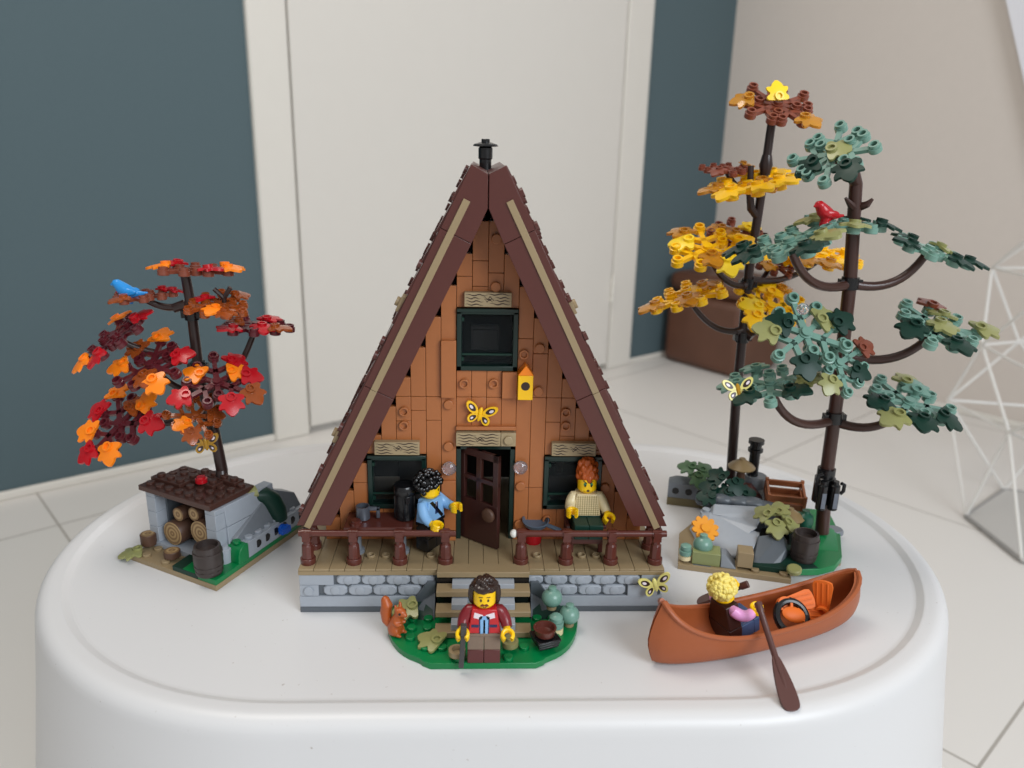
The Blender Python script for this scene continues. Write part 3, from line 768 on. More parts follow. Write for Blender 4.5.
def hair_wavy(T, M, m):
    g = MB(); g.ell((0, .8, 9.0), (5.9, 5.7, 3.9)); g.ell((0, 2.6, 6.4), (5.6, 3.6, 4.4)); r = random.Random(3)
    for a in range(-150, 200, 24):
        x, y = 5.0 * sin(rad(a)), -5.0 * cos(rad(a)); g.ell((x * .95, y * .9 + .5, 9.6 + r.uniform(-.3, 1)), (1.9, 1.9, 1.8), 10, 6)
    for k in range(14): a = r.uniform(0, 6.3); q = r.uniform(0, 3.2); g.ell((q * cos(a), q * sin(a) + .3, 12.3 + r.uniform(-.3, 1.1)), (1.7, 1.7, 1.5), 10, 6)
    for s in (-1, 1): g.tube([(s * 5.6, 1.2, 9), (s * 6.2, 1.3, 5), (s * 5.8, 1.8, 1), (s * 4.8, 2.4, -1.6)], [1.7, 1.7, 1.6, .8], 10)
    g.tube([(0, 4.4, 8), (0, 5, 3), (0, 4.8, -1)], [4.2, 4, 2], 12)
    obj('hair', g, m, T, M, remesh=.42)
def hair_curly(big):
    def f(T, M, m):
        g = MB(); r = random.Random(5); g.ell((0, .8, 8.4), (5.6 + .5 * big, 5.4 + .5 * big, 4.6)); g.ell((0, 2.4, 5), (5.3, 3.8, 4.2))
        for k in range(150):
            z = r.uniform(-.75, 1); a = r.uniform(0, 6.283); q = math.sqrt(max(0, 1 - z * z))
            p = Vector((q * cos(a) * (6.0 + .6 * big), q * sin(a) * (5.8 + .6 * big) + 1, 8 + z * (5 + .6 * big)))
            if p.y < -2.2 and p.z < 7.6: continue
            g.ell(p, r.uniform(1.0, 1.5), 8, 5)
        obj('hair', g, m, T, M)
    return f
def hair_bun(T, M, m):
    g = MB(); g.ell((0, .6, 8.2), (5.7, 5.6, 4.0)); g.ell((0, 1.8, 5), (5.5, 4.3, 4.4)); r = random.Random(9)
    g.ell((0, .8, 13), (4.9, 4.6, 4.6))
    for k in range(26):
        a = k * 2.4; z = 7.5 + k * .33; q = 5.2 if z < 11 else 4.6
        if -cos(a + pi / 2) > .6 and z < 8.5: continue
        g.ell((q * cos(a), q * sin(a) + .7, z), (1.5, 1.5, 2.2), 8, 6)
    for k in range(9): a = k * 2 * pi / 9; g.ell((2.6 * cos(a), 2.6 * sin(a) + .8, 16.8), (1.3, 1.3, 2.0), 8, 6)
    obj('hair', g, m, T, M, remesh=.42)

E9 = P['eye']
def eyes(m=E9): return [(ov(-19, 4.9, 5.5, .75), m, 'eye'), (ov(19, 4.9, 5.5, .75), m, 'eye')]

# 1 man in the red jacket in front of the stairs
man_face = eyes() + [(rc(-20, 6.5, 10, .22, .12), P['lip'], 'eyebrow'), (rc(20, 6.5, 10, .22, -.12), P['lip'], 'eyebrow'),
    ([(-25, 1.9), (-12, 3.3), (0, 2.8), (12, 3.3), (25, 1.9), (14, 1.8), (0, 2.1), (-14, 1.8)], mat('moustache print', (112, 44, 16), .35), 'moustache'), (rc(0, 1.45, 9, .2), P['lip'], 'mouth')]
chest = [([(-1.7, .1), (1.7, .1), (1.9, 9.5), (-1.9, 9.5)], P['lblue']), ([(-.5, .05), (.5, .05), (.4, 7.5), (-.4, 7.5)], P['whitep']), ([(-5, 8.6), (-1.4, 7.6), (-.6, 10), (-4.6, 11.4)], P['whitep']), ([(5, 8.6), (1.4, 7.6), (.6, 10), (4.6, 11.4)], P['whitep']),
         ([(-6, 3.4), (-2.6, 3.4), (-2.6, 4.9), (-6, 4.9)], P['navy']), ([(6, 3.4), (2.6, 3.4), (2.6, 4.9), (6, 4.9)], P['navy']), ([(-2.3, .1), (-1.7, .1), (-1.9, 9), (-2.5, 9)], P['navy']), ([(2.3, .1), (1.7, .1), (1.9, 9), (2.5, 9)], P['navy'])]
figure(Matrix.Translation((.2, -43, 3.3)), 'dark-haired moustached toy figure in a red jacket standing on the green plate below the stairs', dict(torso=P['jacket'], arm=P['sleeve'], hair=P['hair_d']),
       [((-10.0, -.5, 6.4), (-10.0, -4.2, 4.0), (0, -.2, 1)), ((10.2, .3, 6.2), (10.6, -3.4, 3.2), (0, -.6, 1))], (P['trousers'], P['boots']), man_face, hair_wavy, chest)
g = MB().bx(-1.2, 1.2, -1, 1, 0, 21).bx(-1.4, 1.4, -1.5, 1.5, 18, 23)
tag(obj('hand_tool', g, mat('iron grey plastic', (64, 62, 62), .35), M=Matrix.Translation((-10.4, -50.0, 3.3)) @ Matrix.Rotation(rad(3), 4, 'Y'), bevel=.3), 'dark grey flat bar tool held upright in the red-jacketed figure\'s hand', 'tool')

# 2 black-haired figure at the porch table, turned to the right
p = at(432, 545, 'z', 26)
fx = Matrix.Translation((-28.8, 22.6, 27.4)) @ Matrix.Rotation(rad(56), 4, 'Z')
strap = [([(-5.6, 12.4), (-2.9, 12.4), (6.4, 1.2), (4.8, .2)], P['black']), ([(-.8, 4), (2, 4), (1.4, 10.8), (-.6, 10.8)], P['navy']), ([(-.2, 8), (.7, 8), (.7, 11), (-.2, 11)], P['whitep'])]
smile = eyes() + [([(-20, 2.6), (0, 1.5), (20, 2.6), (0, 2.0)], P['lip'], 'mouth'), (rc(-20, 6.8, 9, .22), P['eye'], 'eyebrow'), (rc(20, 6.8, 9, .22), P['eye'], 'eyebrow')]
figure(fx, 'curly black-haired toy figure in a light blue shirt standing at the porch table', dict(torso=P['lblue'], arm=P['lblue'], hair=P['hair_k']),
       [((-9.6, -2.6, 4.6), (-9.2, -7.4, 3.2), (0, 0, 1)), ((9.6, -2.6, 6), (8.4, -8, 6.4), (0, 0, 1))], (P['black'], P['black']), smile, hair_curly(2.2), strap, headturn=24)
# 3 red-haired figure in the knitted sweater
ang_face = eyes() + [(ov(-20, 5.6, 9, 1.0), P['teal'], 'eyeshadow'), (ov(20, 5.6, 9, 1.0), P['teal'], 'eyeshadow'), (rc(-20, 6.9, 11, .3, -.6), P['lip'], 'eyebrow'), (rc(20, 6.9, 11, .3, .6), P['lip'], 'eyebrow'),
    (ov(0, 2.1, 9, .65), P['lip'], 'mouth')]
ang_face = ang_face[2:4] + ang_face[:2] + ang_face[4:]
RH = at(587, 548, 'z', 26)
figure(Matrix.Translation((56, 25.2, 37.6)), 'red-haired toy figure in a cream knitted sweater sitting on the porch chair', dict(torso=P['cream'], arm=P['cream'], hair=P['hair_r']),
       [((-9.8, -1.5, 5.4), (-9.2, -7, 5.4), (0, 0, 1)), ((9.8, .2, 5.2), (11, -3.6, 2.2), (0, -.3, 1))], (P['dgreen'], P['dgreen']), ang_face, hair_bun,
       [([(-7.2, .3), (7.2, .3), (5.4, 12), (-5.4, 12)], P['knit'])], sit=True)
# porch chair under her
T = thing('porch_chair', 'reddish brown porch chair under the red-haired toy figure', 'chair', (56, 24.6, 28.7))
obj('seat', MB().bx(-8.5, 8.5, -10, 6.6, 3.6, 8.8), P['roof'], T, bevel=.3)
obj('backrest', MB().bx(-8.5, 8.5, 5, 6.6, 8.6, 18), P['roof'], T, bevel=.3)
for s in (-1, 1):
    obj('armrest', MB().bx(s * 10 - 1, s * 10 + 1, -6, 6.6, 10.5, 12.5).bx(s * 10 - 1, s * 10 + 1, 4, 6.6, 5, 16), P['roof'], T, bevel=.3)
    for y in (-6, 6): obj('leg', MB().bx(s * 8 - 1.2, s * 8 + 1.2, y - 1.2, y + 1.2, -3.1, 4.2), P['roof'], T, bevel=.2)
# porch table with the mug
tx0, tx1 = -74, -38
T = thing('porch_table', 'low reddish brown table behind the left porch railing', 'table', ((tx0 + tx1) / 2, 20, 25.6))
w = (tx1 - tx0) / 2
obj('tabletop', MB().bx(-w, w, -7, 11.2, 14.2, 17.2), P['rail'], T, bevel=.3)
for x in (-12, 12): obj('leg', MB().lathe([(4, 0), (4, 2), (2.4, 2.5), (2.4, 14.2)], 14, Matrix.Translation((x, -2, 0))), P['mgrey'], T)
obj('round_stub', MB().lathe([(3.2, 17.2), (3.2, 18.8), (2.4, 19), (2.4, 20)], 16, Matrix.Translation((-12, -3.6, 0))), P['rail'], T)
mq = at(363, 515, 'y', 23)
T = thing('mug', 'flat silver mug with a boxy handle on the porch table', 'mug', (mq.x, mq.y, 42.9)); T.scale = (.86, .86, .86)
obj('cup', MB().lathe([(3.6, 0), (4.4, .6), (4.4, 9), (3.7, 9), (3.5, 2), (.1, 2)], 20), P['silver'], T)
obj('handle', MB().bx(4, 10.6, -1.2, 1.2, 6, 8.4).bx(8.4, 10.6, -1.2, 1.2, 1, 8.4), P['silver'], T, bevel=.4)
# black backpack
BP = Matrix.Translation((-42.6, 24.5, 42.9)) @ Matrix.Rotation(rad(20), 4, 'Z')
T = thing('backpack', 'black barrel-shaped pack standing behind the curly-haired toy figure', 'backpack', BP)
g = MB().lathe([(5, 0), (5.6, .6), (5.6, 14), (5.0, 15.5), (5.0, 17.5)], 20)
for k in range(5): g.cyl((5.4 * cos(k * 1.256 - 1.9), 5.4 * sin(k * 1.256 - 1.9), 1), (5.4 * cos(k * 1.256 - 1.9), 5.4 * sin(k * 1.256 - 1.9), 14), .7, n=8)
obj('pack_body', g, P['black'], T)
obj('flap', MB().lathe([(6, 15), (6.2, 16), (6.2, 19), (5.6, 20), (2, 20.6)], 20), P['black'], T)
obj('buckle', MB().bx(-1.3, 1.3, -6.8, -5.2, 11, 15), P['black'], T, bevel=.2)
# camp stove with the pan
p = at(533, 541, 'z', 26)
T = thing('camp_stove', 'red round camp stove on the right porch deck', 'stove', (p.x, p.y, 25.6))
obj('burner', MB().lathe([(4.4, 0), (4.6, 1), (4.6, 7), (4, 7.6), (2.4, 7.8), (2.4, 10.5)], 20), P['red'], T)
T = thing('frying_pan', 'blue grey frying pan resting on the red camp stove', 'pan', Matrix.Translation((p.x + 1, p.y, 36.2)) @ Matrix.Rotation(rad(9), 4, 'X'))
obj('pan_bowl', MB().lathe([(5.4, 0), (6.6, .8), (7.6, 3.4), (7, 3.6), (6, 1.4), (.1, 1.2)], 24), P['pan'], T)
obj('handle', MB().bx(6.6, 16, -1.3, 1.3, 2.2, 3.5), P['pan'], T, Matrix.Rotation(rad(-35), 4, 'Z'), bevel=.4)

# things on the gable
p = at(525, 384, 'y', 28)
T = thing('birdhouse', 'yellow birdhouse with an orange roof below the upper window', 'birdhouse', (p.x, 25.5, p.z - 7.5))
g = MB().bx(-3.9, 3.9, -2, 6, 0, 13.4)
obj('box', g, P['yellow'], T, bevel=.3)
obj('entrance_hole', MB().cyl((0, -2.15, 7.6), (0, -1, 7.6), 2.3, n=20), P['pattern'], T)
obj('birdhouse_roof', MB().xz([(-4.1, 13.4), (4.1, 13.4), (1, 17.6), (0, 18.8), (-1, 17.6)], -2.4, 6), P['orange'], T, bevel=.3)
FACE = Matrix.Rotation(pi / 2, 4, 'X')
p = at(480, 413.5, 'y', 30.5)
butterfly(Matrix.Translation((p.x, 30.6, p.z)) @ FACE @ Matrix.Rotation(rad(-14), 4, 'Z'), P['yellow'], P['yellow'], 'yellow butterfly with dark wing print on the gable above the door')
p = at(655, 584, 'y', -3)
butterfly(Matrix.Translation((p.x, -3, p.z)) @ FACE @ Matrix.Rotation(rad(16), 4, 'Z') @ Matrix.Scale(1, 4), P['wingb'], P['wingb'], 'pale yellow butterfly on the right corner of the stone base')
p = at(206, 443, 'y', 66)
butterfly(Matrix.Translation((p.x, 66, p.z)) @ FACE @ Matrix.Rotation(rad(6), 4, 'Z'), P['winga'], P['winga'], 'amber butterfly by the trunk of the red autumn tree')

# small things on the green plate
def squirrel():
    p = at(394, 632, 'z', 4)
    M = Matrix.Translation((p.x + .6, p.y, 3.6)) @ Matrix.Rotation(rad(-32), 4, 'Z')
    g = MB()
    g.tube([(0, 0, .2), (0, 0, 3), (1, 0, 7), (2, 0, 10.5), (2.8, 0, 13)], [3.8, 4.2, 3.7, 2.8, 2.2], 14)
    g.ell((3.8, 0, 14), (3.6, 2.8, 2.9)); g.ell((6.8, 0, 13.2), (1.5, 1.4, 1.3))
    g.tube([(-2.5, 0, 2), (-5.5, 0, 6), (-6, 0, 11), (-5.2, 0, 15.5), (-6.6, 0, 19), (-7.6, 0, 20)], [1.4, 2.8, 3.3, 3.2, 2.3, 1.0], 14)
    for s in (-1, 1):
        g.tube([(2.6, s * 1.6, 15.6), (2.2, s * 2.0, 18), (1.9, s * 2.1, 19.2)], [1.2, .9, .3], 8)
        g.tube([(1.6, s * 2.8, 8.6), (4, s * 2.6, 7.2), (5.6, s * 1.2, 8)], [1.3, 1.2, .9], 8); g.ell((1.2, s * 2.6, 2.6), (3, 1.7, 2.8)); g.ell((3.6, s * 2.4, .9), (2.6, 1.2, .9))
    T = thing('squirrel', 'orange brown squirrel on the left edge of the green plate', 'toy squirrel', M); T.scale = (.92, .92, .92)
    obj('body', g, P['squirrel'], T, remesh=.42)
    for s in (-1, 1): obj('eye', MB().ell((5.2, s * 2.4, 14.6), .7, 10, 6), P['eye'], T)
squirrel()
def shrub(px, py, zb, r, label, M=None):
    p = at(px, py, 'z', zb + r + 1) if M is None else M
    T = thing('round_shrub', label, 'shrub', (p.x, p.y, zb), 'round sage shrubs')
    g = MB().lathe([(r * sin(pi * i / 14), 1.4 + .92 * r * (1 - cos(pi * i / 14))) for i in range(2, 13)] + [(r * .4, 1.4 + r * 1.82), (r * .4, 1.4 + r * 2.06), (r * .34, 1.4 + r * 2.1)], 24)
    obj('leaf_ball', g, P['sand'], T)
    obj('stem', MB().lathe([(2.6, 0), (2.6, 1.8)], 14), P['tan'], T)
shrub(552, 596.5, 10, 5.3, 'sage green ball shrub highest of the three beside the stairs', at(552, 597, 'y', -12))
shrub(569.5, 611, 3.3, 5.2, 'sage green ball shrub at the right rim of the green plate', at(569.5, 612, 'y', -17))
p = at(556, 621, 'y', -23)
T = thing('small_shrub', 'small stacked sage shrub between the two ball shrubs and the black basket', 'shrub', (p.x, p.y, 3.3))
obj('stem', MB().lathe([(3.9, 0), (3.9, 3), (2.5, 3.2), (2.5, 4)], 16), P['cream'], T)
obj('leaf_cap', MB().lathe([(3.9, 3.6), (4.0, 6.2), (2.6, 6.6), (3.4, 7), (3.4, 9), (2.2, 10.2), (1, 10.6)], 18), P['sand'], T)
p = at(545, 642, 'z', 6)
T = thing('basket', 'black basket holding a brown bowl on the green plate', 'basket', Matrix.Translation((p.x, p.y, 4.9)) @ Matrix.Rotation(rad(20), 4, 'Z'))
g = MB().hexa([(-4.5, -4.5, 0), (4.5, -4.5, 0), (4.5, 4.5, 0), (-4.5, 4.5, 0)], [(-6, -5.8, 5), (6, -5.8, 5), (6, 5.8, 5), (-6, 5.8, 5)])
for k in range(3): g.bx(-7, 7, -6.9, 6.9, .8 + k * 1.5, 1.6 + k * 1.5, Matrix.Diagonal((.74 + .06 * k, .72 + .06 * k, 1, 1)))
obj('basket_body', g, P['black'], T, bevel=.2)
tag(obj('bowl', MB().lathe([(3, 0), (4.8, .8), (5.7, 4.4), (4.8, 4.4), (4.0, 1.8), (.1, 1.4)], 22), P['rail'], M=Matrix.Translation((p.x - .3, p.y, 10))), 'small reddish brown bowl on top of the black basket', 'bowl')
def cup_plant(px, py, m, label, hollow):
    q = at(px, py, 'z', 6)
    g = MB().lathe([(3.4, 0), (4.1, .6), (4.1, 3.2), (3, 3.4)] + ([(2.6, 3.4), (2.5, 1)] if hollow else [(2.4, 3.4), (2.4, 5), (2.2, 5.2)]), 18)
    tag(obj('round_stone', g, m, M=Matrix.Translation((q.x, q.y, 4.9))), label, 'stone')
cup_plant(457, 653, P['tan'], 'tan open round stone left of the red-jacketed figure\'s boots', True)
cup_plant(510, 644, mat('olive tan plastic', (132, 126, 84), .35), 'olive round stone right of the red-jacketed figure\'s legs', False)
def ground_leaf(px, py, z, spin, label, m=None, n=(0, -.15, 1), M=None):
    q = at(px, py, 'z', z)
    o = obj('fallen_leaf', leaf_mb(.72, .012), m or P['olive'], M=lookframe(q, n, spin), smooth=.9)
    tag(o, label, 'leaf', 'olive leaves on the ground')
ground_leaf(437, 642, 5.4, 60, 'olive leaf on the green plate left of the bottom stair')
ground_leaf(413, 607, 9.5, 100, 'olive leaf against the dark mound above the squirrel', n=(-.1, -.28, 1))

# ================================================================== woodshed module (left)
F1 = frame((-146, 20, 0), -29.4)
def shed():
    L = lambda u, v, ax, val: atl(F1, u, v, ax, val)
    T = thing('woodshed', 'grey stone woodshed with a studded brown roof under the red tree', 'woodshed', F1)
    g = MB().prism([(0, 0), (-8, 80), (-64, 88), (-77, 60), (-69, 0)], 0, 3.2)
    for i in range(3):
        for x, y in ((-60 + 16 * i, 4), (-60 + 16 * i, 12)): g.stud(x, y, 3.2)
    obj('base_plate', g, P['tan'], T, bevel=.2)
    g = MB().prism([(-.4, .4), (-8.2, 80), (-20, 80), (-20, 16), (-28, 12), (-26, .4)], 3.2, 6.3)
    g.stud(-7, 6, 6.3).stud(-16, 3.4, 6.3)
    obj('grass_plate', g, P['green'], T, bevel=.2)
    obj('dark_grass_plate', MB().prism([(-14, .2), (-34, .2), (-36, 14), (-16, 16)], 3.2, 6.2), P['dgreen'], T, bevel=.2)
    # back of the shed and floor
    obj('shed_floor', MB().bx(-69.5, -12, 14, 50, 3.2, 6.4), P['lgrey'], T, bevel=.2)
    w = MB()
    for k in range(3):
        z0 = 6.4 + k * 9.65
        w.bx(-69.5, -62, 15, 46, z0 + .1, z0 + 9.6); w.bx(-21, -13, 15, 22, z0 + .1, z0 + 9.6); w.bx(-62, -21, 40, 46, z0 + .1, z0 + 9.6)
    w.bx(-69.5, -62, 15, 22, 35.4, 38.4).bx(-21, -13, 15, 22, 35.4, 38.4)
    obj('stone_wall', w, P['lgrey'], T, bevel=.25)
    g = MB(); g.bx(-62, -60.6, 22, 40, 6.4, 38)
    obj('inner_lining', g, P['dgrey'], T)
    # right side wall and sloping rock
    g = MB()
    g.hexa([(-20, 22, 26), (-12, 22, 26), (-12, 60, 26), (-20, 60, 26)], [(-20, 22, 38.4), (-13, 22, 38.4), (-13, 60, 38.4), (-20, 60, 38.4)])
    g.hexa([(-20, 22, 6.4), (-11, 22, 6.4), (-11, 60, 6.4), (-20, 60, 6.4)], [(-20, 22, 25.6), (-12, 22, 25.6), (-12, 60, 25.6), (-20, 60, 25.6)])
    obj('side_wall', g, P['lgrey'], T, bevel=.3)
    g = MB()
    g.hexa([(-14, 24, 6.4), (-4, 24, 6.4), (-7, 66, 6.4), (-16, 66, 6.4)], [(-14, 24, 20), (-9.5, 24, 17), (-13, 60, 36), (-16, 60, 36)])
    g.hexa([(-16, 60, 6.4), (-7, 64, 6.4), (-9, 84, 6.4), (-24, 84, 6.4)], [(-16, 58, 35), (-12, 60, 34), (-13, 78, 25), (-24, 78, 25)])
    obj('rock_slope', g, P['mgrey'], T, bevel=.4)
    obj('rock_peg', MB().lathe([(4, 0), (4, 8), (2.6, 8.4), (2.6, 10)], 18, Matrix.Translation((-12, 18, 6.3)) @ Matrix.Identity(4)), P['lgrey'], T)
    q = L(262, 498, 'x', -14)
    g = MB(); g.tube([(-16, q.y - 4, 34.5), (-13.6, q.y + 1, 33.5), (-11.4, q.y + 4.5, 29), (-10, q.y + 7, 22), (-9, q.y + 8, 15)], [3.4, 5, 6, 6, 5], 20)
    obj('moss_slope', g, P['dgreen'], T)
    obj('moss_cap', MB().tube([(-18, q.y - 9, 36), (-15, q.y - 3, 37)], [3.6, 4], 8), P['olive'], T)
    # beam with holes along the right side
    g = MB(); y0, y1 = 27, 80
    g.bx(-6.6, -1.8, y0, y1, 6.3, 15.9)
    M0 = Matrix(((1, 0, 0, 0), (0, 1, 0, 0), (0, 0, 1, 0), (0, 0, 0, 1))) @ Matrix.Rotation(rad(5.7), 4, 'Z')
    Mb = Matrix.Translation((0, 0, 0))
    bm = MB()
    def rt(p): return (p[0] - (p[1]) * .1, p[1], p[2])
    for k in range(6): pass
    seg = []
    g = MB()
    def bxs(x0, x1, ya, yb, z0, z1):
        g.hexa([rt((x0, ya, z0)), rt((x1, ya, z0)), rt((x1, yb, z0)), rt((x0, yb, z0))], [rt((x0, ya, z1)), rt((x1, ya, z1)), rt((x1, yb, z1)), rt((x0, yb, z1))])
    bxs(-7, 0, y0, y1, 6.3, 15.9)
    for k in range(6): p = rt((-3.6, y0 + 5 + 8 * k, 15.9)); g.stud(*p)
    bh = obj('holed_beam', g, P['lgrey'], T, bevel=.2)
    h = MB()
    for k in range(6):
        a = rt((-2, y0 + 9 + 8 * k, 11.4)); b2 = rt((.12, y0 + 9 + 8 * k, 11.4)); h.cyl(a, b2, 2.5, n=18)
    obj('beam_hole', h, P['black'], bh)
    pc = L(277, 529, 'x', -5); k = 3
    c = rt((0, y0 + 9 + 8 * 2.6, 11.2))
    h = MB(); h.cyl(c, (c[0] + 5, c[1] + .4, c[2]), 2.4, n=16).cyl((c[0] + .4, c[1], c[2]), (c[0] + 2, c[1] + .1, c[2]), 3, n=16)
    h.bx(c[0] + 2, c[0] + 5.4, c[1] - 4, c[1] + 3, c[2] - 1.6, c[2] + 2.2)
    obj('blue_pin', h, P['pin'], bh)
    g = MB(); pts = [(19, 6.3), (27, 6.3), (27, 16.2), (23.5, 16.2), (21, 14.6), (19.4, 11)]
    g.prism([(y, z) for y, z in pts], -12, 0, Matrix(((0, 0, 1, -2), (1, 0, 0, 0), (0, 1, 0, 0), (0, 0, 0, 1))))
    g.stud(-8, 24, 16.2)
    obj('curved_slope', g, P['green'], T, bevel=.3)
    # roof
    R = T
    rz = 38.6
    g = MB().bx(-73, -15, 13.5, 47, rz, rz + 3.2)
    for i in range(7):
        for j in range(4): g.stud(-68 + 8 * i, 18 + 8 * j, rz + 3.2)
    g.bx(-72.6, -48, 22, 30, rz + 3.2, rz + 5.4); g.bx(-62, -30, 30, 38, rz + 3.2, rz + 5.6); g.bx(-54, -22, 39, 46.6, rz + 3.2, rz + 5.6)
    for i in range(4):
        g.stud(-50 + 8 * i, 42.6, rz + 5.6); g.stud(-58 + 8 * i, 34, rz + 5.6)
    for i in range(3): g.stud(-68 + 8 * i, 26, rz + 5.4)
    obj('shed_roof', g, mat('roof brown plastic', (74, 46, 38), .35), T, bevel=.2)
    p = L(201, 478, 'z', rz + 9)
    obj('red_stud', MB().lathe([(3.4, 0), (3.4, 2.4), (2.6, 2.6), (2.4, 3.6)], 18, Matrix.Translation((p.x, p.y, rz + 6.4))), P['red'], T)
    # logs
    def log(u, v, y, r, L0, lab):
        q = L(u, v, 'y', y)
        M = F1 @ Matrix.Translation((q.x, y, max(q.z, 6.5 + r)))
        O = thing('firewood_log', lab, 'log', M @ Matrix.Rotation(pi / 2, 4, 'X'), 'firewood logs in the woodshed')
        obj('bark', MB().lathe([(r * .96, -L0), (r, -L0 + .5), (r, -.6), (r * .96, -.1)], 22), P['bark'], O)
        obj('cut_end', MB().lathe([(r * .95, -.3), (r * .95, .15), (r * .9, .2)], 22), P['wood'], O)
        return q
    log(172.7, 534.3, 16.5, 7.6, 24, 'thick firewood log at the left of the woodshed floor')
    log(200, 533, 16.5, 7.6, 24, 'thick firewood log half behind the right stone pillar')
    log(178, 514.5, 18, 4.3, 22, 'thin firewood log at the left of the upper pair')
    log(193.5, 514.3, 18, 4.3, 22, 'thin firewood log at the right of the upper pair')
    # barrel, stumps, leaf
    barrel(F1 @ Matrix.Translation((-9.8, 5.0, 6.4)), 'dark brown barrel standing in front of the woodshed')
    for u, v, r, h, lab in ((147.5, 549, 4.6, 7, 'brown tree stump with a pale top left of the woodshed opening'), (171, 562, 4.6, 4.2, 'low brown log slice on the tan ground before the woodshed')):
        q = F1 @ L(u, v, 'z', 3.3)
        O = thing('tree_stump', lab, 'stump', Matrix.Translation((q.x, q.y + 3, 5.0)), 'stumps by the woodshed')
        obj('bark', MB().lathe([(r * .7, 0), (r, .3), (r, h - .3), (r * .95, h)], 20), P['bark'], O)
        obj('cut_end', MB().lathe([(r * .9, -.2), (r * .9, .15)], 20), P['wood'], O, Matrix.Translation((0, 0, h)))
def barrel(M, lab):
    O = thing('barrel', lab, 'barrel', M, 'dark brown barrels')
    n = 40; prof = [(6.2, 0), (6.9, .2), (7.2, 2), (7.6, 5), (7.9, 9), (7.6, 13), (7.1, 16.6), (6.9, 17.2), (5.9, 17.2), (5.9, 13), (.2, 12.8)]
    vs = []; fs = []
    for j, (r, z) in enumerate(prof):
        for i in range(n):
            a = 2 * pi * i / n; rr = r * (1 - (.035 if i % 4 == 0 and 1 < j < 7 else 0)); vs.append((rr * cos(a), rr * sin(a), z))
    for j in range(len(prof) - 1):
        for i in range(n): fs.append((j * n + i, j * n + (i + 1) % n, (j + 1) * n + (i + 1) % n, (j + 1) * n + i))
    fs.append(tuple(range(n))[::-1])
    obj('staves', MB().add(vs, fs), P['barrel'], O)
    for z, r in ((1.6, 7.35), (12.6, 7.85), (4.6, 7.75)):
        obj('hoop', MB().lathe([(r - .5, z), (r + .1, z), (r + .1, z + 1.3), (r - .5, z + 1.3)], 32), P['barrel'], O)
shed()
ground_leaf(138, 551, 4.2, 115, 'olive leaf at the left corner of the woodshed base', n=(-.05, 0, 1))

# ================================================================== red autumn tree
def red_tree():
    Y = 80
    pts = [at(222, 478, 'y', 76), at(222, 470, 'y', 78), at(214, 430, 'y', Y), at(200, 380, 'y', Y), at(190, 300, 'y', Y), at(184, 268, 'y', Y)]
    base = pts[0]
    T = thing('autumn_tree', 'toy tree with dark red and orange leaves behind the woodshed', 'toy tree', base)
    trunk(T, base, pts, P['trunkd'], 3.6, 2.6, [at(188, 307, 'y', Y).z, at(212, 420, 'y', Y).z, at(198, 372, 'y', Y).z])
    O, R, B, Wn = P['orange'], P['red'], P['torange'], P['wine']
    tc = Vector((.33, -.86, .38))
    def sp(c, dep, n, spin, m, lv, b0=None, sc=1.0, nc=3):
        hub = tree_spray(T, base, c, dep, n, spin, m, lv, sc, nc)
        if b0 is not None:
            p0 = at(b0[0], b0[1], 'y', Y); midp = (p0 + hub) / 2 + Vector((0, 0, -9)); midp.z = min(p0.z, hub.z) - 4
            branch(T, base, p0, midp, hub, P['trunkd'])
    sp((196, 271), Y, (.03, .06, 1), 20, P['rbrown'], [((-20, 4), O), ((2, -20), R), ((18, 8), O), ((10, -14), O), ((-4, 10), R)])
    sp((142, 297), Y - 4, (-.05, .02, 1), 50, P['rbrown'], [((12, -10), R), ((20, 6), R), ((-16, -8), B), ((2, 14), R)], (184, 305), .85)
    sp((218, 306), Y - 14, (.1, -.22, 1), 10, P['torange'], [(213, 311, O), (207, 299, R), (228, 318, B), ((10, 12), B)], (188, 305), .85)
    sp((256, 327), Y + 8, (.08, .0, 1), 35, Wn, [(272, 325, R), (284, 325, B), (272, 340, R), (224, 332, R), (236, 333, B)], (203, 392))
    sp((116, 338), Y - 8, (-.5, -.35, .8), 65, Wn, [(118, 323, O), (86, 361, O), (153, 318, R), (97, 384, R)], (192, 352))
    sp((152, 366), Y - 16, (-.2, -.5, .85), 20, Wn, [(166, 341, O), (128, 370, O), (187, 348, R), (150, 384, O), (138, 352, B), (158, 392, B)], (203, 388))
    sp((217, 383), Y - 20, (.2, -.52, .85), 0, Wn, [(198, 370, O), (228, 374, O), (236, 402, R), (272, 366, R), (222, 364, R), (255, 384, B), (174, 408, R)], (208, 400))
    sp((121, 424), Y - 14, (-.3, -.62, .7), 40, Wn, [(95, 434, O), (121, 461, O), (112, 476, R), (141, 418, R), (164, 428, O), (108, 402, R), (124, 396, O), (140, 404, B)], (206, 416), 1.05)
    sp((196, 416), Y - 24, (.2, -.5, .8), 80, P['torange'], [(186, 433, B), (176, 424, O), (206, 404, B)], (212, 418), .8)
    br = MB(); a = at(224, 298, 'y', Y - 10); 
    for d in ((-5, 0, 5), (4, 0, 6), (0, 0, -8)): br.cyl(a - base, a - base + Vector(d), 1.3, n=8)
    obj('twig', br, P['trunkd'], T)
    q = at(127, 291, 'y', Y - 6)
    bird(Matrix.Translation((q.x, q.y, q.z - 7)) @ Matrix.Rotation(rad(185), 4, 'Z'), P['blue'], 'bright blue bird perched on the left of the red autumn tree')
red_tree()

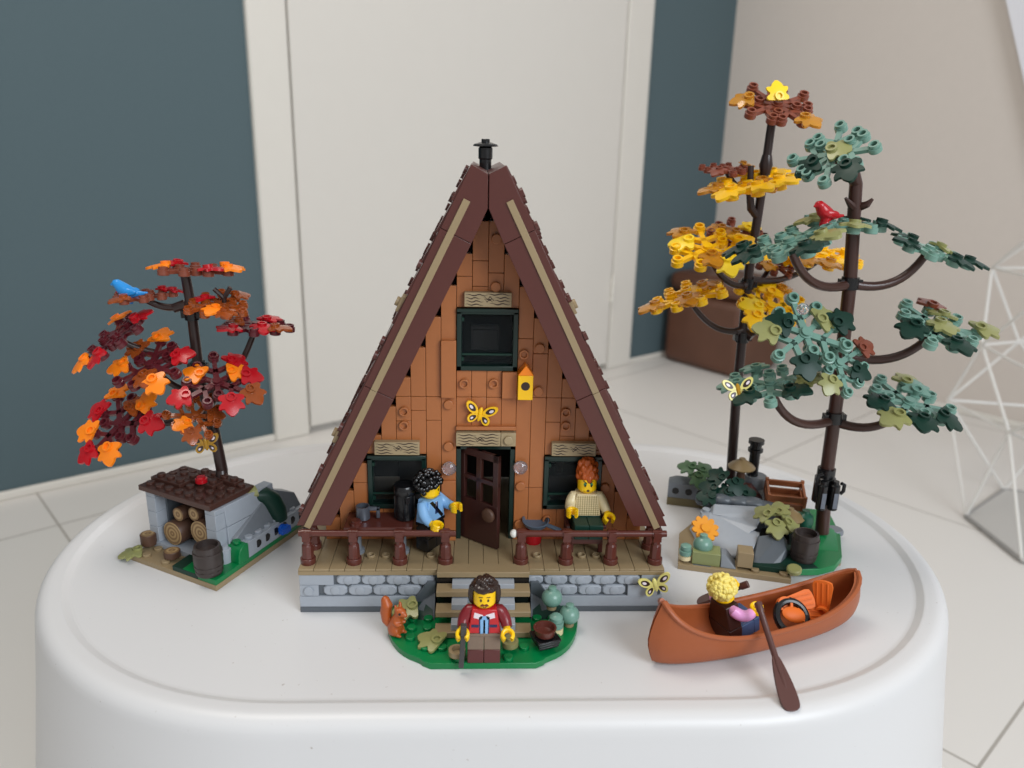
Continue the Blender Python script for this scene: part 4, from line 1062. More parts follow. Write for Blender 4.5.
# ================================================================== rock garden module (right)
_a = at(677.5, 569, 'z', 0); _b = at(796.3, 585, 'z', 0)
F2 = frame(_a, math.degrees(math.atan2(_b.y - _a.y, _b.x - _a.x)))
def rocks():
    L = lambda u, v, ax, val: atl(F2, u, v, ax, val)
    W = lambda u, v, ax, val: F2 @ atl(F2, u, v, ax, val)
    T = thing('rock_garden', 'grey rock garden base with tan and green plates under the two tall trees', 'toy landscape', F2)
    g = MB().prism([(0, 0), (64, 0), (64, 8), (96, 30), (92, 84), (24, 88), (14, 70), (0, 40)], 0, 3.2)
    for i in (5, 7): g.stud(4 + 8 * i, 4, 3.2)
    obj('base_plate', g, P['tan'], T, bevel=.2)
    pts = [(44, 6), (64, 6), (80, 10), (90, 18), (96, 30), (100, 60), (98, 92), (70, 92), (46, 40)]
    obj('dark_grass_plate', MB().prism([(40, 5), (64, 5), (80, 12), (66, 40), (44, 40)], 3.3, 6.4), P['dgreen'], T, bevel=.2)
    g = MB().prism([(66, 6.5), (80, 10.5), (90, 18), (96, 30), (100, 60), (98, 94), (72, 94), (66, 40)], 2.2, 6.2)
    obj('grass_plate', g, P['green'], T, bevel=.2)
    # front edge blocks
    def blk(u0, u1, v0, v1, y0, y1, m, nm):
        a = L(u0, v1, 'y', y0); b = L(u1, v1, 'y', y0); t = L(u0, v0, 'y', y0)
        return obj(nm, MB().bx(a.x, b.x, y0, y1, max(3.3, a.z), t.z), m, T, bevel=.4)
    blk(691, 719.5, 551.5, 567, 2.5, 14, mat('olive block plastic', (134, 140, 92), .35), 'olive_block')
    blk(692, 711, 566, 569, 1.5, 10, P['dgrey'], 'grey_edge')
    blk(736.5, 752.5, 552, 567, 3, 13, P['tan'], 'tan_block')
    a = L(720, 567, 'y', 4); b = L(736, 569, 'y', 4); t = L(722, 554, 'y', 6)
    obj('grey_wedge', MB().hexa([(a.x, 2.5, 3.3), (b.x, 2.5, 3.3), (b.x, 14, 3.3), (a.x, 14, 3.3)], [(a.x, 6, t.z), (a.x + 3, 6, t.z - 1), (a.x + 3, 14, t.z), (a.x, 14, t.z)]), P['mgrey'], T, bevel=.4)
    # big light slope with facets
    g = MB()
    A = L(717, 509, 'y', 46); B = L(764, 512, 'y', 46); A2 = L(712, 515, 'y', 40); Bm = L(748, 521, 'y', 36); B2 = L(768, 513, 'y', 42)
    C1 = L(718, 549, 'y', 18); D1 = L(722, 549, 'y', 17); E1 = L(758, 533, 'y', 28)
    def hull(g, pts):
        import bmesh
        bm = bmesh.new()
        for p in pts: bm.verts.new(p)
        r = bmesh.ops.convex_hull(bm, input=bm.verts)
        bm.verts.ensure_lookup_table(); bm.verts.index_update()
        g.add([v.co.copy() for v in bm.verts], [tuple(v.index for v in f.verts) for f in bm.faces]); bm.free()
    def px(lst): return [L(u, v, 'y', y) for u, v, y in lst]
    hull(g, px([(714, 504, 52), (765, 507, 52), (712, 514, 44), (750, 521, 40), (766, 513, 44)]) + [Vector((10, 54, 5)), Vector((54, 54, 5))])
    obj('rock_ledge', g, mats=P['lgrey'], parent=T, smooth=.2, bevel=.4)
    g = MB(); hull(g, px([(713, 515, 44), (750, 522, 40), (762, 516, 44), (718, 549, 22), (727, 548, 22), (757, 528, 32)]) + [Vector((14, 52, 4)), Vector((46, 52, 4))])
    obj('rock_face', g, mats=P['lgrey'], parent=T, smooth=.2, bevel=.4)
    g = MB(); hull(g, px([(694, 530, 40), (702, 512, 48), (710, 512, 46), (712, 540, 34), (740, 556, 14), (752, 552, 15), (760, 533, 30), (720, 556, 14)]) + [Vector((6, 46, 4)), Vector((44, 46, 4)), Vector((14, 16, 4)), Vector((42, 14, 4))])
    obj('rock_foot', g, mats=P['lgrey'], parent=T, smooth=.2, bevel=.4)
    g = MB(); q = L(706, 513, 'y', 50); g.lathe([(4, 4), (4, q.z + 1), (2.6, q.z + 1.2), (2.6, q.z + 3)], 16, Matrix.Translation((q.x, q.y, 0)))
    obj('rock_stud', g, P['lgrey'], T)
    # dark slope
    g = MB(); hull(g, px([(759, 536, 25), (782, 533, 27), (786, 550, 18), (770, 567, 8), (753, 565.5, 6.5)]) + [Vector((42, 34, 4)), Vector((70, 34, 4)), Vector((42, 8, 4)), Vector((58, 10, 4))])
    obj('dark_slope', g, mats=P['dgrey'], parent=T, smooth=.2, bevel=.4)
    g = MB(); hull(g, [Vector(p) for p in ((14, 52, 4), (82, 48, 4), (80, 80, 4), (18, 80, 4), (20, 58, 15), (58, 58, 15), (54, 80, 15), (22, 80, 15))])
    obj('rock_core', g, P['dgrey'], T, smooth=.2)
    # upper wavy dark rim
    g = MB()
    for u, v, rr in ((708, 501, 6), (722, 499, 5.5), (738, 501, 6), (752, 503, 6), (766, 507, 5.5)):
        q = L(u, v, 'y', 62); g.ell(q, (rr * 1.5, 6, 4), 10, 6)
    obj('rock_rim', g, P['dgrey'], T, remesh=1.0)
    # black hull painting in the shade of the hollow between the rocks
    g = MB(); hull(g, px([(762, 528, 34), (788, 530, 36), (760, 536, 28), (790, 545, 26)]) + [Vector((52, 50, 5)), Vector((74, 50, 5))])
    obj('hollow_shade', g, P['black'], T)
    # rear left box with the holed beam
    a = L(666.5, 504.5, 'z', 0); y0 = a.y; b = L(703, 495, 'y', y0); zt = L(667, 482.5, 'y', y0).z; zb = L(667, 497, 'y', y0).z
    obj('tan_beam', MB().bx(a.x, b.x + 10, y0, y0 + 12, 0, zb), mat('dark olive tan plastic', (120, 108, 74), .4), T, bevel=.3)
    hb = obj('holed_beam', MB().bx(a.x, b.x + 10, y0, y0 + 8, zb + .1, zt), P['mgrey'], T, bevel=.3)
    h = MB()
    for u, v in ((675.5, 490.5), (688.5, 493), (699.8, 495.5)):
        q = L(u, v, 'y', y0); h.cyl((q.x, y0 - .1, (zt + zb) / 2), (q.x, y0 + 2, (zt + zb) / 2), 2.4, n=18)
    obj('beam_hole', h, P['black'], hb)
    q = L(700, 501, 'y', y0); obj('blue_pin', MB().cyl((q.x, y0 - 3, zb + 1), (q.x, y0 + 2, zb + 1), 2.8, n=16), P['pin'], hb)
    g = MB(); hull(g, [Vector((x, y, z)) for x, y, z in ((a.x, y0, zt), (b.x + 10, y0, zt), (b.x + 10, y0 + 10, zt), (a.x, y0 + 10, zt), (a.x + 5, y0 + 6, zt + 2), (b.x + 8, y0 + 6, zt + 2.4), (b.x + 8, y0 + 10, zt + 2.4), (a.x + 5, y0 + 10, zt + 2))])
    obj('grey_slope', g, P['dgrey'], T, bevel=.3)
    # rear rocks
    g = MB(); q = L(756, 478, 'y', 92)
    g.lathe([(8, 4), (8, q.z - 1), (7, q.z + 2)], 20, Matrix.Translation((q.x, q.y, 0)))
    obj('round_rock', g, P['mgrey'], T)
    g = MB(); hull(g, px([(742, 490, 84), (770, 486, 88), (775, 500, 78), (740, 498, 78)]) + [Vector((40, 90, 4)), Vector((72, 90, 4)), Vector((40, 74, 4)), Vector((72, 74, 4))])
    obj('rear_rock', g, mats=P['mgrey'], parent=T, smooth=.2, bevel=.4)
    g = MB(); q = L(834.5, 530, 'y', 66); g.lathe([(5.6, 4), (5.6, q.z), (4.8, q.z + 1)], 20, Matrix.Translation((q.x, q.y, 0)))
    obj('corner_rock', g, P['mgrey'], T)
    g = MB().hexa([(82, 34, 6.2), (95, 36, 6.2), (98, 64, 6.2), (82, 64, 6.2)], [(82, 44, 8.5), (93, 45, 8), (95, 64, 8), (82, 64, 8.5)])
    obj('green_slope', g, P['green'], T, bevel=.4)
    g = MB(); q = L(744, 488, 'y', 82); g.tube([q + Vector((-12, 2, -10)), q + Vector((-6, 0, -2)), q + Vector((2, 0, -2)), q + Vector((9, -2, -8)), q + Vector((14, -3, -14))], [3, 6, 6.5, 5, 3], 10)
    obj('brown_root', g, P['roof'], T)
    barrel(F2 @ Matrix.Translation((lambda q: (q.x, q.y, 6.5))(L(804, 563, 'z', 6.4) + Vector((0, 5, 0)))), 'dark brown barrel beside the dark slope under the green tree')
    # loose things of the module
    q = W(702, 553, 'y', 10)
    shrub(0, 0, q.z - 1, 5.8, 'turquoise green ball shrub on the olive block before the orange flower', q)
    q = W(685, 557, 'y', 5)
    O = thing('small_shrub', 'small stacked sage shrub at the left tip of the rock garden', 'shrub', (q.x, q.y, 4.9))
    obj('stem', MB().lathe([(3.6, 0), (3.6, 2.4), (2.5, 2.6), (2.5, 3.4)], 16), P['cream'], O)
    obj('leaf_cap', MB().lathe([(3.6, 3), (3.8, 5.6), (2.6, 6), (3.2, 6.4), (3.2, 8.6), (2, 9.4)], 18), P['sand'], O)
    q = W(704, 530, 'y', 18)
    fl = MB(); 
    for k in range(9):
        a = k * 2 * pi / 9; fl.ell((4.6 * cos(a), 4.6 * sin(a), .8), (3.4, 1.7, .9), 10, 6, Matrix.Identity(4) if True else None)
    fl = MB()
    for k in range(10): fl.prism(chaikin([(0, -1), (7, -2.3), (9.4, 0), (7, 2.3), (0, 1)], 1), .2, 1.5, Matrix.Rotation(k * 2 * pi / 10, 4, 'Z') @ Matrix.Rotation(rad(-8), 4, 'Y'))
    fl.stud(0, 0, 1, 2.8, 2.2)
    tag(obj('flower', fl, mat('amber orange plastic', (226, 150, 44), .35), M=lookframe(q, (.1, -.55, .8))), 'orange many-petalled flower behind the turquoise ball shrub', 'flower')
    q = W(794, 571, 'z', 7)
    tag(obj('round_leaf', MB().lathe([(3.2, 0), (4.2, .5), (4.2, 2.4), (3.4, 3)], 18), P['olive'], M=lookframe(Vector((q.x, q.y, 6.6)), (-.1, -.2, 1))), 'pale olive disc on the dark grass beside the barrel', 'leaf')
    # olive plant
    def plant(u, v, y, m, spots, lab, nrm=(0, -.5, .8)):
        c = W(u, v, 'y', y)
        O = thing('leafy_plant', lab, 'toy plant', c, 'leafy plants in the rock garden')
        g = MB().cyl((0, 0, -9), (0, 0, 1), 2.2, n=12); obj('stem', g, P['dgreen'], O)
        for uu, vv, dy, spn, n2 in spots:
            q = at(uu, vv, 'y', c.y + dy) - c; leaf(O, lookframe(q, n2, spn), m)
    plant(778, 522, 34, P['olive'], [(779, 513, 3, 30, (-.3, -.3, .9)), (776, 524, -4, 175, (0, -.5, .85)), (768, 515, 1, 80, (-.4, -.3, .9)), (787, 523, -3, -110, (.3, -.4, .8))], 'pale olive leafy plant at the front edge of the grey rock')
    plant(733, 487, 70, P['dgreen'], [(722, 478, 0, 60, (-.2, -.5, .8)), (735, 482, -2, 180, (.1, -.6, .7)), (728, 492, -5, 130, (-.2, -.6, .7)), (714, 488, -3, 90, (-.3, -.5, .8)), (744, 494, -5, -90, (.2, -.5, .8)), (712, 496, -6, 100, (-.2, -.6, .8))], 'dark green leafy plant in front of the yellow tree trunk')
    plant(697, 474, 92, mat('leaf green plastic', (74, 104, 70), .3), [(692, 468, 0, 80, (-.1, -.3, .9)), (702, 471, 0, -60, (.1, -.4, .9)), (698, 476, -5, 180, (0, -.5, .8))], 'small mid-green plant at the far left corner of the rock garden')
    # brown mushroom-like caps
    for u, v, y, lab in ((742, 463, 78, 'tan cone cap in front of the black stove pipe'), (790, 513, 44, 'tan cone cap beside the pale olive plant')):
        c = W(u, v, 'y', y)
        O = thing('mushroom', lab, 'mushroom', c, 'tan cone caps')
        obj('stalk', MB().lathe([(3, -12), (2.6, -1)], 14), P['bark'], O)
        obj('cap', MB().lathe([(8.6, -3.4), (9, -2.6), (7, -.6), (3, 2), (2.2, 2.4), (2, 3.4)], 22), mat('cone tan plastic', (134, 112, 76), .4), O)
    # ball shrub dark
    c = W(805, 519, 'y', 46)
    O = thing('dark_shrub', 'dark green ball shrub between the crate and the barrel', 'shrub', c)
    obj('leaf_ball', MB().lathe([(2.4, -7), (4.4, -5), (5.2, -1), (4.6, 2.6), (2.4, 4.4), (2.2, 6)], 20), mat('deep sea green plastic', (34, 84, 66), .3), O)
    obj('stem', MB().lathe([(2.6, -14), (2.6, -6)], 14), P['dgreen'], O)
    # crate
    c = W(785, 494, 'y', 74)
    O = thing('crate', 'open orange brown crate lying behind the cone cap', 'crate', Matrix.Translation(c) @ Matrix.Rotation(rad(-14), 4, 'Z') @ Matrix.Rotation(rad(14), 4, 'X'))
    for y0, y1 in ((-9, -7.4), (7.4, 9)):
        g = MB()
        for z in (-6, .4): g.bx(-12, 12, y0, y1, z, z + 4.2)
        obj('side_boards', g, P['crate'], O, bevel=.25)
    for x0, x1 in ((-12, -10.4), (10.4, 12)):
        g = MB()
        for z in (-6, .4): g.bx(x0, x1, -9, 9, z, z + 4.2)
        for y in (-8.6, 8.6): g.bx(x0 - .3, x1 + .3, y - 1, y + 1, -6, 5.6)
        obj('end_boards', g, P['crate'], O, bevel=.25)
    obj('crate_floor', MB().bx(-11, 11, -8.5, 8.5, -6.6, -5.4), P['crate'], O)
    # stove pipe
    c = W(752, 478, 'y', 92); zt = W(751, 439, 'y', 92).z
    O = thing('stove_pipe', 'black flanged pipe standing on the round rock', 'pipe', (c.x, c.y, c.z + 2))
    hh = zt - c.z - 2
    obj('pipe', MB().lathe([(4.4, 0), (3.5, .6), (3.5, hh - 8)], 18), P['black'], O)
    obj('flange', MB().lathe([(3.5, hh - 9), (5, hh - 8.4), (5, hh - 6.4), (3.9, hh - 6), (3.9, hh - 3), (5.2, hh - 2.6), (5.2, hh), (3, hh)], 20), P['black'], O)
    return
rocks()

# ================================================================== yellow tree
def yellow_tree():
    Y = 135
    pts = [at(731, 476, 'y', Y), at(736, 400, 'y', Y), at(741, 350, 'y', Y), at(749, 270, 'y', Y), at(758, 215, 'y', Y), at(765, 170, 'y', Y), at(774, 106, 'y', Y)]
    pts[0].z = 18
    base = pts[0]
    T = thing('yellow_tree', 'tallest toy tree with yellow and amber leaves at the back right', 'toy tree', base)
    trunk(T, base, pts, P['trunkd'], 3.4, 2.6, [at(743, 332, 'y', Y).z, at(751, 277, 'y', Y).z])
    g = MB(); q = at(759, 215, 'y', Y) - base
    g.tube([q + Vector((0, 0, -2)), q + Vector((-6, -1, 4)), q + Vector((-8, -1, 14)), q + Vector((-9, -1, 30))], [2.6, 2.6, 2.3, 1.8], 10)
    q2 = at(766, 165, 'y', Y) - base
    g.tube([q2 + Vector((0, 0, -6)), q2, q2 + Vector((0, 0, 6))], [3, 4.2, 3], 12)
    obj('fork', g, P['trunkd'], T)
    Yl, Ly, A, B = P['yellow'], P['lyellow'], P['tamber'], P['rbrown']
    def sp(c, dep, n, spin, m, lv, b0=None, sc=1.0, nc=3):
        hub = tree_spray(T, base, c, dep, n, spin, m, lv, sc, nc)
        if b0 is not None:
            p0 = at(b0[0], b0[1], 'y', Y); midp = (p0 * .45 + hub * .55); midp.z = min(p0.z, hub.z) - 5
            branch(T, base, p0, midp, hub, P['trunkd'])
    hb_ = sp((777, 106), Y - 2, (.0, -.52, .82), 30, B, [(738, 101, A), (806, 119, A)], sc=1.15, nc=4)
    leaf(T, lookframe(at(778, 97, 'y', Y - 6) - base, (.05, -.95, .3), 4), Ly)
    sp((748, 187), Y - 4, (-.2, -.1, 1), 20, Yl, [(716, 194, Yl), (728, 186, Yl), (785, 188, Yl), (700, 200, A), (775, 192, A), (765, 176, Yl), (790, 176, Yl), (742, 196, Yl), (735, 178, Yl)], None, 1.35)
    sp((726, 170), Y + 8, (-.05, -.15, 1), 60, B, [((-14, 2), B), ((16, -6), A)], (757, 190), .8)
    sp((735, 236), Y + 10, (-.05, -.4, 1), 0, B, [(733, 226, A), (722, 232, A), (757, 231, Ly)], (756, 246), 1.0)
    sp((707, 250), Y - 16, (-.1, -.42, .9), 12, Yl, [(688, 247, Ly), (732, 264, Ly), (680, 240, A), (716, 272, A), (745, 245, Yl)], (749, 284), 1.25)
    sp((688, 297), Y - 8, (-.32, -.04, .95), 70, Yl, [(652, 311, A), (712, 283, A), (684, 288, Yl), (694, 312, A)], (744, 330), 1.25)
    sp((770, 308), Y - 10, (.1, -.5, .8), 40, Yl, [(760, 303, Ly), (776, 290, Yl), (756, 322, Yl), (784, 322, Yl), (770, 296, A)], (745, 332), 1.2)
    sp((822, 258), Y + 14, (.1, -.2, .95), 15, Yl, [(806, 250, Yl), (842, 256, Yl), (830, 276, A), (850, 246, Yl), (812, 268, A), (796, 262, Yl)], (752, 280), 1.2)
    sp((772, 262), Y + 20, (.1, -.45, .9), 75, B, [(775, 252, Yl), (768, 272, A), (788, 268, Yl)], (752, 282), .85)
    g = MB(); q = at(764, 242, 'y', Y + 10) - base; g.cyl(q + Vector((0, 0, -5)), q + Vector((0, 0, 6)), 1.6, n=10); obj('twig', g, P['trunkd'], T)
yellow_tree()

# ================================================================== green tree
def green_tree():
    Y = 72
    pts = [at(821, 538, 'y', Y), at(827, 470, 'y', Y), at(838, 390, 'y', Y), at(850, 283, 'y', Y), at(854, 215, 'y', Y), at(856, 184, 'y', Y), at(853, 171, 'y', Y - 3), at(844, 163, 'y', Y - 7), at(835, 158, 'y', Y - 10)]
    pts[0].z = 9.4
    base = pts[0]
    T = thing('green_tree', 'toy tree with sage green leaf sprays standing in front of the yellow tree', 'toy tree', base)
    trunk(T, base, pts, P['trunk'], 4.2, 3.1, [at(849, 283, 'y', Y).z, at(843, 352, 'y', Y).z, at(834, 420, 'y', Y).z])
    g = MB(); q = at(856, 222, 'y', Y) - base
    g.tube([q + Vector((0, 0, 6)), q + Vector((-5, -2, 9)), q + Vector((-9, -2, 13))], [2.6, 2.2, .8], 8)
    g.tube([q + Vector((0, 0, 8)), q + Vector((3, -4, 10)), q + Vector((5, -5, 13))], [2.6, 2, .8], 8)
    obj('knot', g, P['trunk'], T)
    Sg, Ol, Dg = P['sand'], P['olive'], P['dgreen']
    def sp(c, dep, n, spin, lv, b0=None, sc=1.0, nc=3):
        hub = tree_spray(T, base, c, dep, n, spin, Sg, lv, sc * 1.1, nc)
        if b0 is not None:
            p0 = at(b0[0], b0[1], 'y', Y); midp = (p0 * .3 + hub * .7); midp.z = min(p0.z, hub.z) - 6
            branch(T, base, p0, midp, hub, P['trunk'], 2.8, 2.3)
    sp((833, 155), Y - 10, (-.55, -.42, .72), 15, [(828, 149, Ol), (797, 165, Dg), (857, 168, Dg)], nc=4, sc=1.0)
    br = MB()
    sp((790, 244), Y - 24, (-.4, -.06, 1), 20, [((0, -16), Dg), ((16, 8), Ol), ((-16, -10), Dg), ((18, -12), Dg)], (850, 284), 1.15)
    sp((846, 226), Y - 12, (.03, -.03, 1), 45, [((-12, -6), Ol), ((16, 8), Dg), ((-14, 14), Ol), ((2, -18), Dg)])
    sp((928, 251), Y - 2, (.25, -.2, .95), 70, [(908, 240, Dg), (945, 240, Ol), (955, 263, Dg), (906, 266, Dg), (972, 262, Dg)], (852, 284), 1.0)
    sp((805, 334), Y - 30, (-.02, -.74, .68), 10, [(772, 344, Ol), (803, 316, Ol), (842, 318, Dg), (748, 336, Dg), (808, 382, Dg)], (846, 352), 1.05)
    sp((838, 364), Y - 34, (.15, -.72, .7), 55, [(833, 388, Ol), (870, 372, Dg), (852, 352, B_ if False else P['rbrown'])], (842, 352), .85)
    sp((937, 328), Y - 14, (.1, -.36, .93), 10, [(939, 330, Ol), (978, 333, Ol), (895, 334, Dg), (962, 357, Dg), (945, 304, Ol), (930, 303, P['rbrown'])], (846, 356), 1.1)
    sp((908, 404), Y - 18, (.08, -.3, .95), 20, [(910, 410, Ol), (899, 381, Ol), (862, 414, Dg), (932, 432, Dg), (950, 431, Dg), (925, 392, Sg)], (836, 422), 1.1)
    sp((770, 385), Y - 22, (-.25, -.1, .95), 40, [(806, 380, Ol), (742, 402, Dg), (812, 392, Dg), (722, 398, Sg), (756, 376, Sg)], (834, 420), 1.05)
    # clear ball on the olive leaf
    q = at(803, 309, 'y', Y - 40)
    tag(obj('dew_drop', MB().ell(q * 0, 3.2), P['clear'], M=Matrix.Translation(q)), 'clear ball on an olive leaf of the green tree', 'dew drop')
    q = at(825, 223, 'y', Y - 22)
    bird(Matrix.Translation((q.x, q.y, q.z - 2)) @ Matrix.Rotation(rad(192), 4, 'Z'), P['red'], 'red bird perched on the green tree')
    q = at(738, 390, 'y', Y - 30)
    butterfly(Matrix.Translation(q) @ FACE @ Matrix.Rotation(rad(8), 4, 'Z') @ Matrix.Rotation(rad(-25), 4, 'X'), P['wingb'], P['winga'], 'pale butterfly on the lower left spray of the green tree')
    # black lantern clipped to the trunk
    q = at(828.5, 494, 'y', Y - 8)
    O = thing('lantern', 'black clipped lantern on the trunk of the green tree', 'lantern', q)
    g = MB().lathe([(6.2, -8), (6.2, 8), (5.4, 8.6), (5.4, 14)], 18, Matrix.Translation((0, 7, 0)))
    obj('clip', g, P['black'], O)
    for x in (-4.4, 3.0): obj('lamp_tube', MB().lathe([(2.2, -10), (3, -9.4), (3, 6), (2, 7), (2, 9)], 16, Matrix.Translation((x, -1, 0))), P['black'], O)
    g = MB(); g.tube([(-7, 0, -2), (-8.2, 0, 6), (-8.2, 0, 12), (-5, 0, 13)], 1.1, 8); g.tube([(7, 0, 0), (9, 0, 2), (9, 0, 6), (7, 0, 7)], 1.2, 8)
    obj('handle', g, P['black'], O)
    g = MB()
    for x in (-4.4, 3.0): g.bx(x - 1.3, x + 1.3, -4.25, -3.8, -8, 2)
    obj('label_plate', g, P['silver'], O)
green_tree()

# ================================================================== canoe with paddler
def canoe():
    FC = frame((138.8, -26.2, 0), 18.6)
    T = thing('canoe', 'orange brown toy canoe lying on the table at the front right', 'canoe', FC)
    Lh = 66.0; N = 44; K = 18
    def sect(t):
        u = abs(t); w = 15.0 * (1 - u ** 2.6) ** .62 if u < 1 else 0
        w = max(w, .5); top = 15 + (20 if t < 0 else 13.5) * u ** 2.7; bot = 0.3 + 2.6 * u ** 6
        x = t * Lh
        return x, w, top, bot
    def stem(t, z, top, bot):
        # the ends curve: the stem is fuller half way up
        h = (z - bot) / max(.1, top - bot)
        return (1 if t > 0 else -1) * (abs(t) ** 6) * (-5 * (1 - h) ** 2.6 - (13 if t < 0 else 9) * max(0, h - .3) ** 1.35)
    vs = []; fs = []
    for side, off in (('o', 0), ('i', 1.5)):
        for i in range(N + 1):
            t = -1 + 2 * i / N; x, w, top, bot = sect(t)
            w2 = max(.2, w - off); b2 = bot + off
            if side == 'i': x *= (Lh - 2.2) / Lh
            for k in range(K + 1):
                a = -pi / 2 + pi * k / K      # -90 .. 90 : port rim, keel, starboard rim
                s = sin(a); c = cos(a)
                yy = w2 * (1 if s > 0 else -1) * abs(s) ** .62; zz = top - (top - b2) * c ** .72
                vs.append((x + stem(t, zz, top, bot), yy, zz))
    n1 = (N + 1) * (K + 1)
    for i in range(N):
        for k in range(K):
            a = i * (K + 1) + k; q = (a, a + 1, a + K + 2, a + K + 1); fs.append(q); fs.append(tuple(n1 + z for z in q[::-1]))
    for i in range(N):
        for k in (0, K):
            a = i * (K + 1) + k; fs.append((a, a + K + 1, n1 + a + K + 1, n1 + a))
    for i in (0, N):
        for k in range(K): a = i * (K + 1) + k; fs.append((a, a + 1, n1 + a + 1, n1 + a))
    obj('hull', MB().add(vs, fs), P['canoe'], T, smooth=1.0)
    g = MB()
    for s in (0, K):
        pts = [Vector(vs[i * (K + 1) + s]) for i in range(N + 1)]
        g.tube(pts, 1.25, 8)
    obj('gunwale', g, P['canoe'], T)
    # paddler
    hp = atl(FC, 723.5, 588, 'z', 31)
    MF = FC @ Matrix.Translation((hp.x + 4.6, hp.y, 3.4)) @ Matrix.Rotation(rad(90 + 6), 4, 'Z') @ Matrix.Rotation(rad(-10), 4, 'X')
    face = eyes() + [([(-20, 2.6), (0, 1.5), (20, 2.6), (0, 2.0)], P['lip'], 'mouth')]
    fig = figure(MF, 'blonde toy figure in a dark vest and pink sleeves paddling the canoe', dict(torso=P['vest'], arm=P['pink'], hair=P['hair_b'], hips=P['vest']),
           [((-9.8, -3.8, 5.4), (-9.0, -9.4, 6.2), (0, 0, 1)), ((10.4, -4.6, 5.4), (10.6, -11, 8.2), (.3, 0, 1))], (P['jeans'], P['jeans']), face, hair_curly(1), [([(-3, 3), (3, 3), (2.4, 12), (-2.4, 12)], P['pink'])], sit=True)
    def paddle(g0, tip, label):
        d = (tip - g0); Lp = d.length; M = Matrix.Translation(g0) @ d.to_track_quat('Z', 'X').to_matrix().to_4x4()
        O = thing('paddle', label, 'paddle', M, 'canoe paddles')
        obj('shaft', MB().lathe([(1.9, 0), (1.9, 4), (1.5, 4.6), (1.5, Lp - 17)], 14), P['paddle'], O)
        out = chaikin([(-1.4, Lp - 26), (1.4, Lp - 26), (3.6, Lp - 16), (4.6, Lp - 6), (3.8, Lp - 1), (0, Lp), (-3.8, Lp - 1), (-4.6, Lp - 6), (-3.6, Lp - 16)], 2)
        g = MB().prism(out, -.8, .8, Matrix(((0, 0, 1, 0), (1, 0, 0, 0), (0, 1, 0, 0), (0, 0, 0, 1))))
        g.tube([(0, 0, Lp - 22), (0, 0, Lp - 12), (0, 0, Lp - 7)], [1.6, 1.2, .3], 10)
        obj('blade', g, P['paddle'], O, bevel=.2)
        return O
    tip = at(793, 712, 'z', 1.2); g0 = at(758, 603, 'y', -36.5)
    paddle(g0, tip, 'brown paddle reaching over the near side of the canoe to the table')
    tip = at(697, 602, 'y', 1); g0 = at(748, 584, 'y', -9)
    paddle(g0, tip, 'brown paddle on the far side of the canoe behind the blonde figure')
    # gear in the bow
    def fin(M, label, hole):
        g = MB(); out = chaikin([(-3, 0), (3, 0), (4.2, 9), (5.4, 17), (2, 18.4), (-2, 18.4), (-5.4, 17), (-4.2, 9)], 1)
        g.prism(out, 0, 1.6); g.lathe([(3.6, 0), (4, .4), (4, 3.6), (2.6, 3.6), (2.4, 1.2)], 18, Matrix.Translation((0, 1, .6)))
        for x in (-2.6, 0, 2.6): g.bx(x - .35, x + .35, 5, 17, 1.5, 2.1)
        tag(obj('swim_fin', g, P['fin'], M=M, bevel=.15), label, 'swim fin', 'orange fins in the canoe')
    W = lambda x, y, z: FC @ Vector((x, y, z))
    fin(lookframe(W(17, 4.5, 14), (.05, -.75, .65), -80), 'orange fin with a round foot hole leaning on the far canoe wall', True)
    fin(lookframe(W(24, -1, 9.5), (.25, -.6, .75), -105), 'long orange fin pointing to the bow under the leaning one', True)
    fin(lookframe(W(40, -1.5, 8), (-.55, -.8, .12), 8), 'orange fin standing upright in the bow', False)
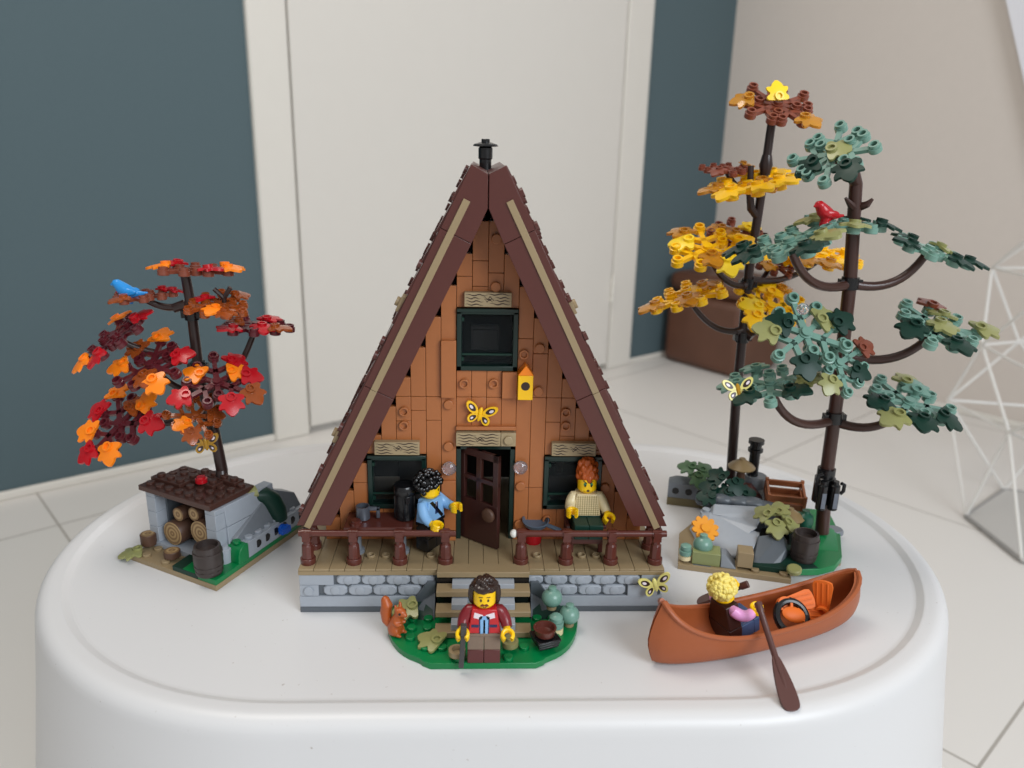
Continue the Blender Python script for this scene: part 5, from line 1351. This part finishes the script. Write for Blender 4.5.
    g = MB(); g.tube([(8.0 * cos(t), 8.0 * sin(t), 0) for t in [2 * pi * i / 28 for i in range(29)]], 1.9, 10)
    tag(obj('rubber_ring', g, P['black'], M=lookframe(W(18.5, -2.5, 11.5), (.1, -.72, .7))), 'black ring lying among the orange fins in the canoe', 'ring')
    tag(obj('orange_disc', MB().ell((0, 0, 0), (7, 4, 1.6)), P['fin'], M=lookframe(W(20, -2.8, 12.5), (.15, -.72, .66), -18)), 'orange oval disc inside the black ring', 'disc')
canoe()

# ================================================================== light, world, camera
w = bpy.data.worlds.new('room light'); SC.world = w; w.use_nodes = True
w.node_tree.nodes['Background'].inputs['Color'].default_value = (1.0, 0.99, 0.98, 1); w.node_tree.nodes['Background'].inputs['Strength'].default_value = 0.34
def area(name, loc, to, size, size_y, power, color):
    l = bpy.data.lights.new(name, 'AREA'); l.shape = 'RECTANGLE'; l.size = size; l.size_y = size_y; l.energy = power; l.color = color
    o = bpy.data.objects.new(name, l); COL.objects.link(o); o.location = loc
    o.rotation_euler = (Vector(to) - Vector(loc)).to_track_quat('-Z', 'Y').to_euler()
area('window_light', (1.25, -1.7, 1.25), (0, 0.15, 0.02), 1.3, 1.2, 34, (.86, .93, 1.0))
area('ceiling_lamp', (-0.5, 0.2, 2.1), (0, .3, 0), .9, .9, 14, (1.0, .93, .84))

cd = bpy.data.cameras.new('camera'); cam = bpy.data.objects.new('camera', cd); COL.objects.link(cam)
cd.sensor_fit = 'HORIZONTAL'; cd.sensor_width = 36; cd.lens = FPX / 1024 * 36
cd.clip_start = .01; cd.clip_end = 50
Rm = Matrix((RM[0], -RM[1], -RM[2])).transposed().to_4x4()
cam.matrix_world = Matrix.Translation(CAM * S) @ Rm
cd.dof.use_dof = True; cd.dof.focus_distance = .41; cd.dof.aperture_fstop = 9.5
SC.camera = cam
vs = SC.view_settings; SC.display_settings.display_device = 'sRGB'
vs.view_transform = 'Standard'; vs.look = 'None'; vs.exposure = 0.38; vs.gamma = 1.0; vs.use_curve_mapping = False
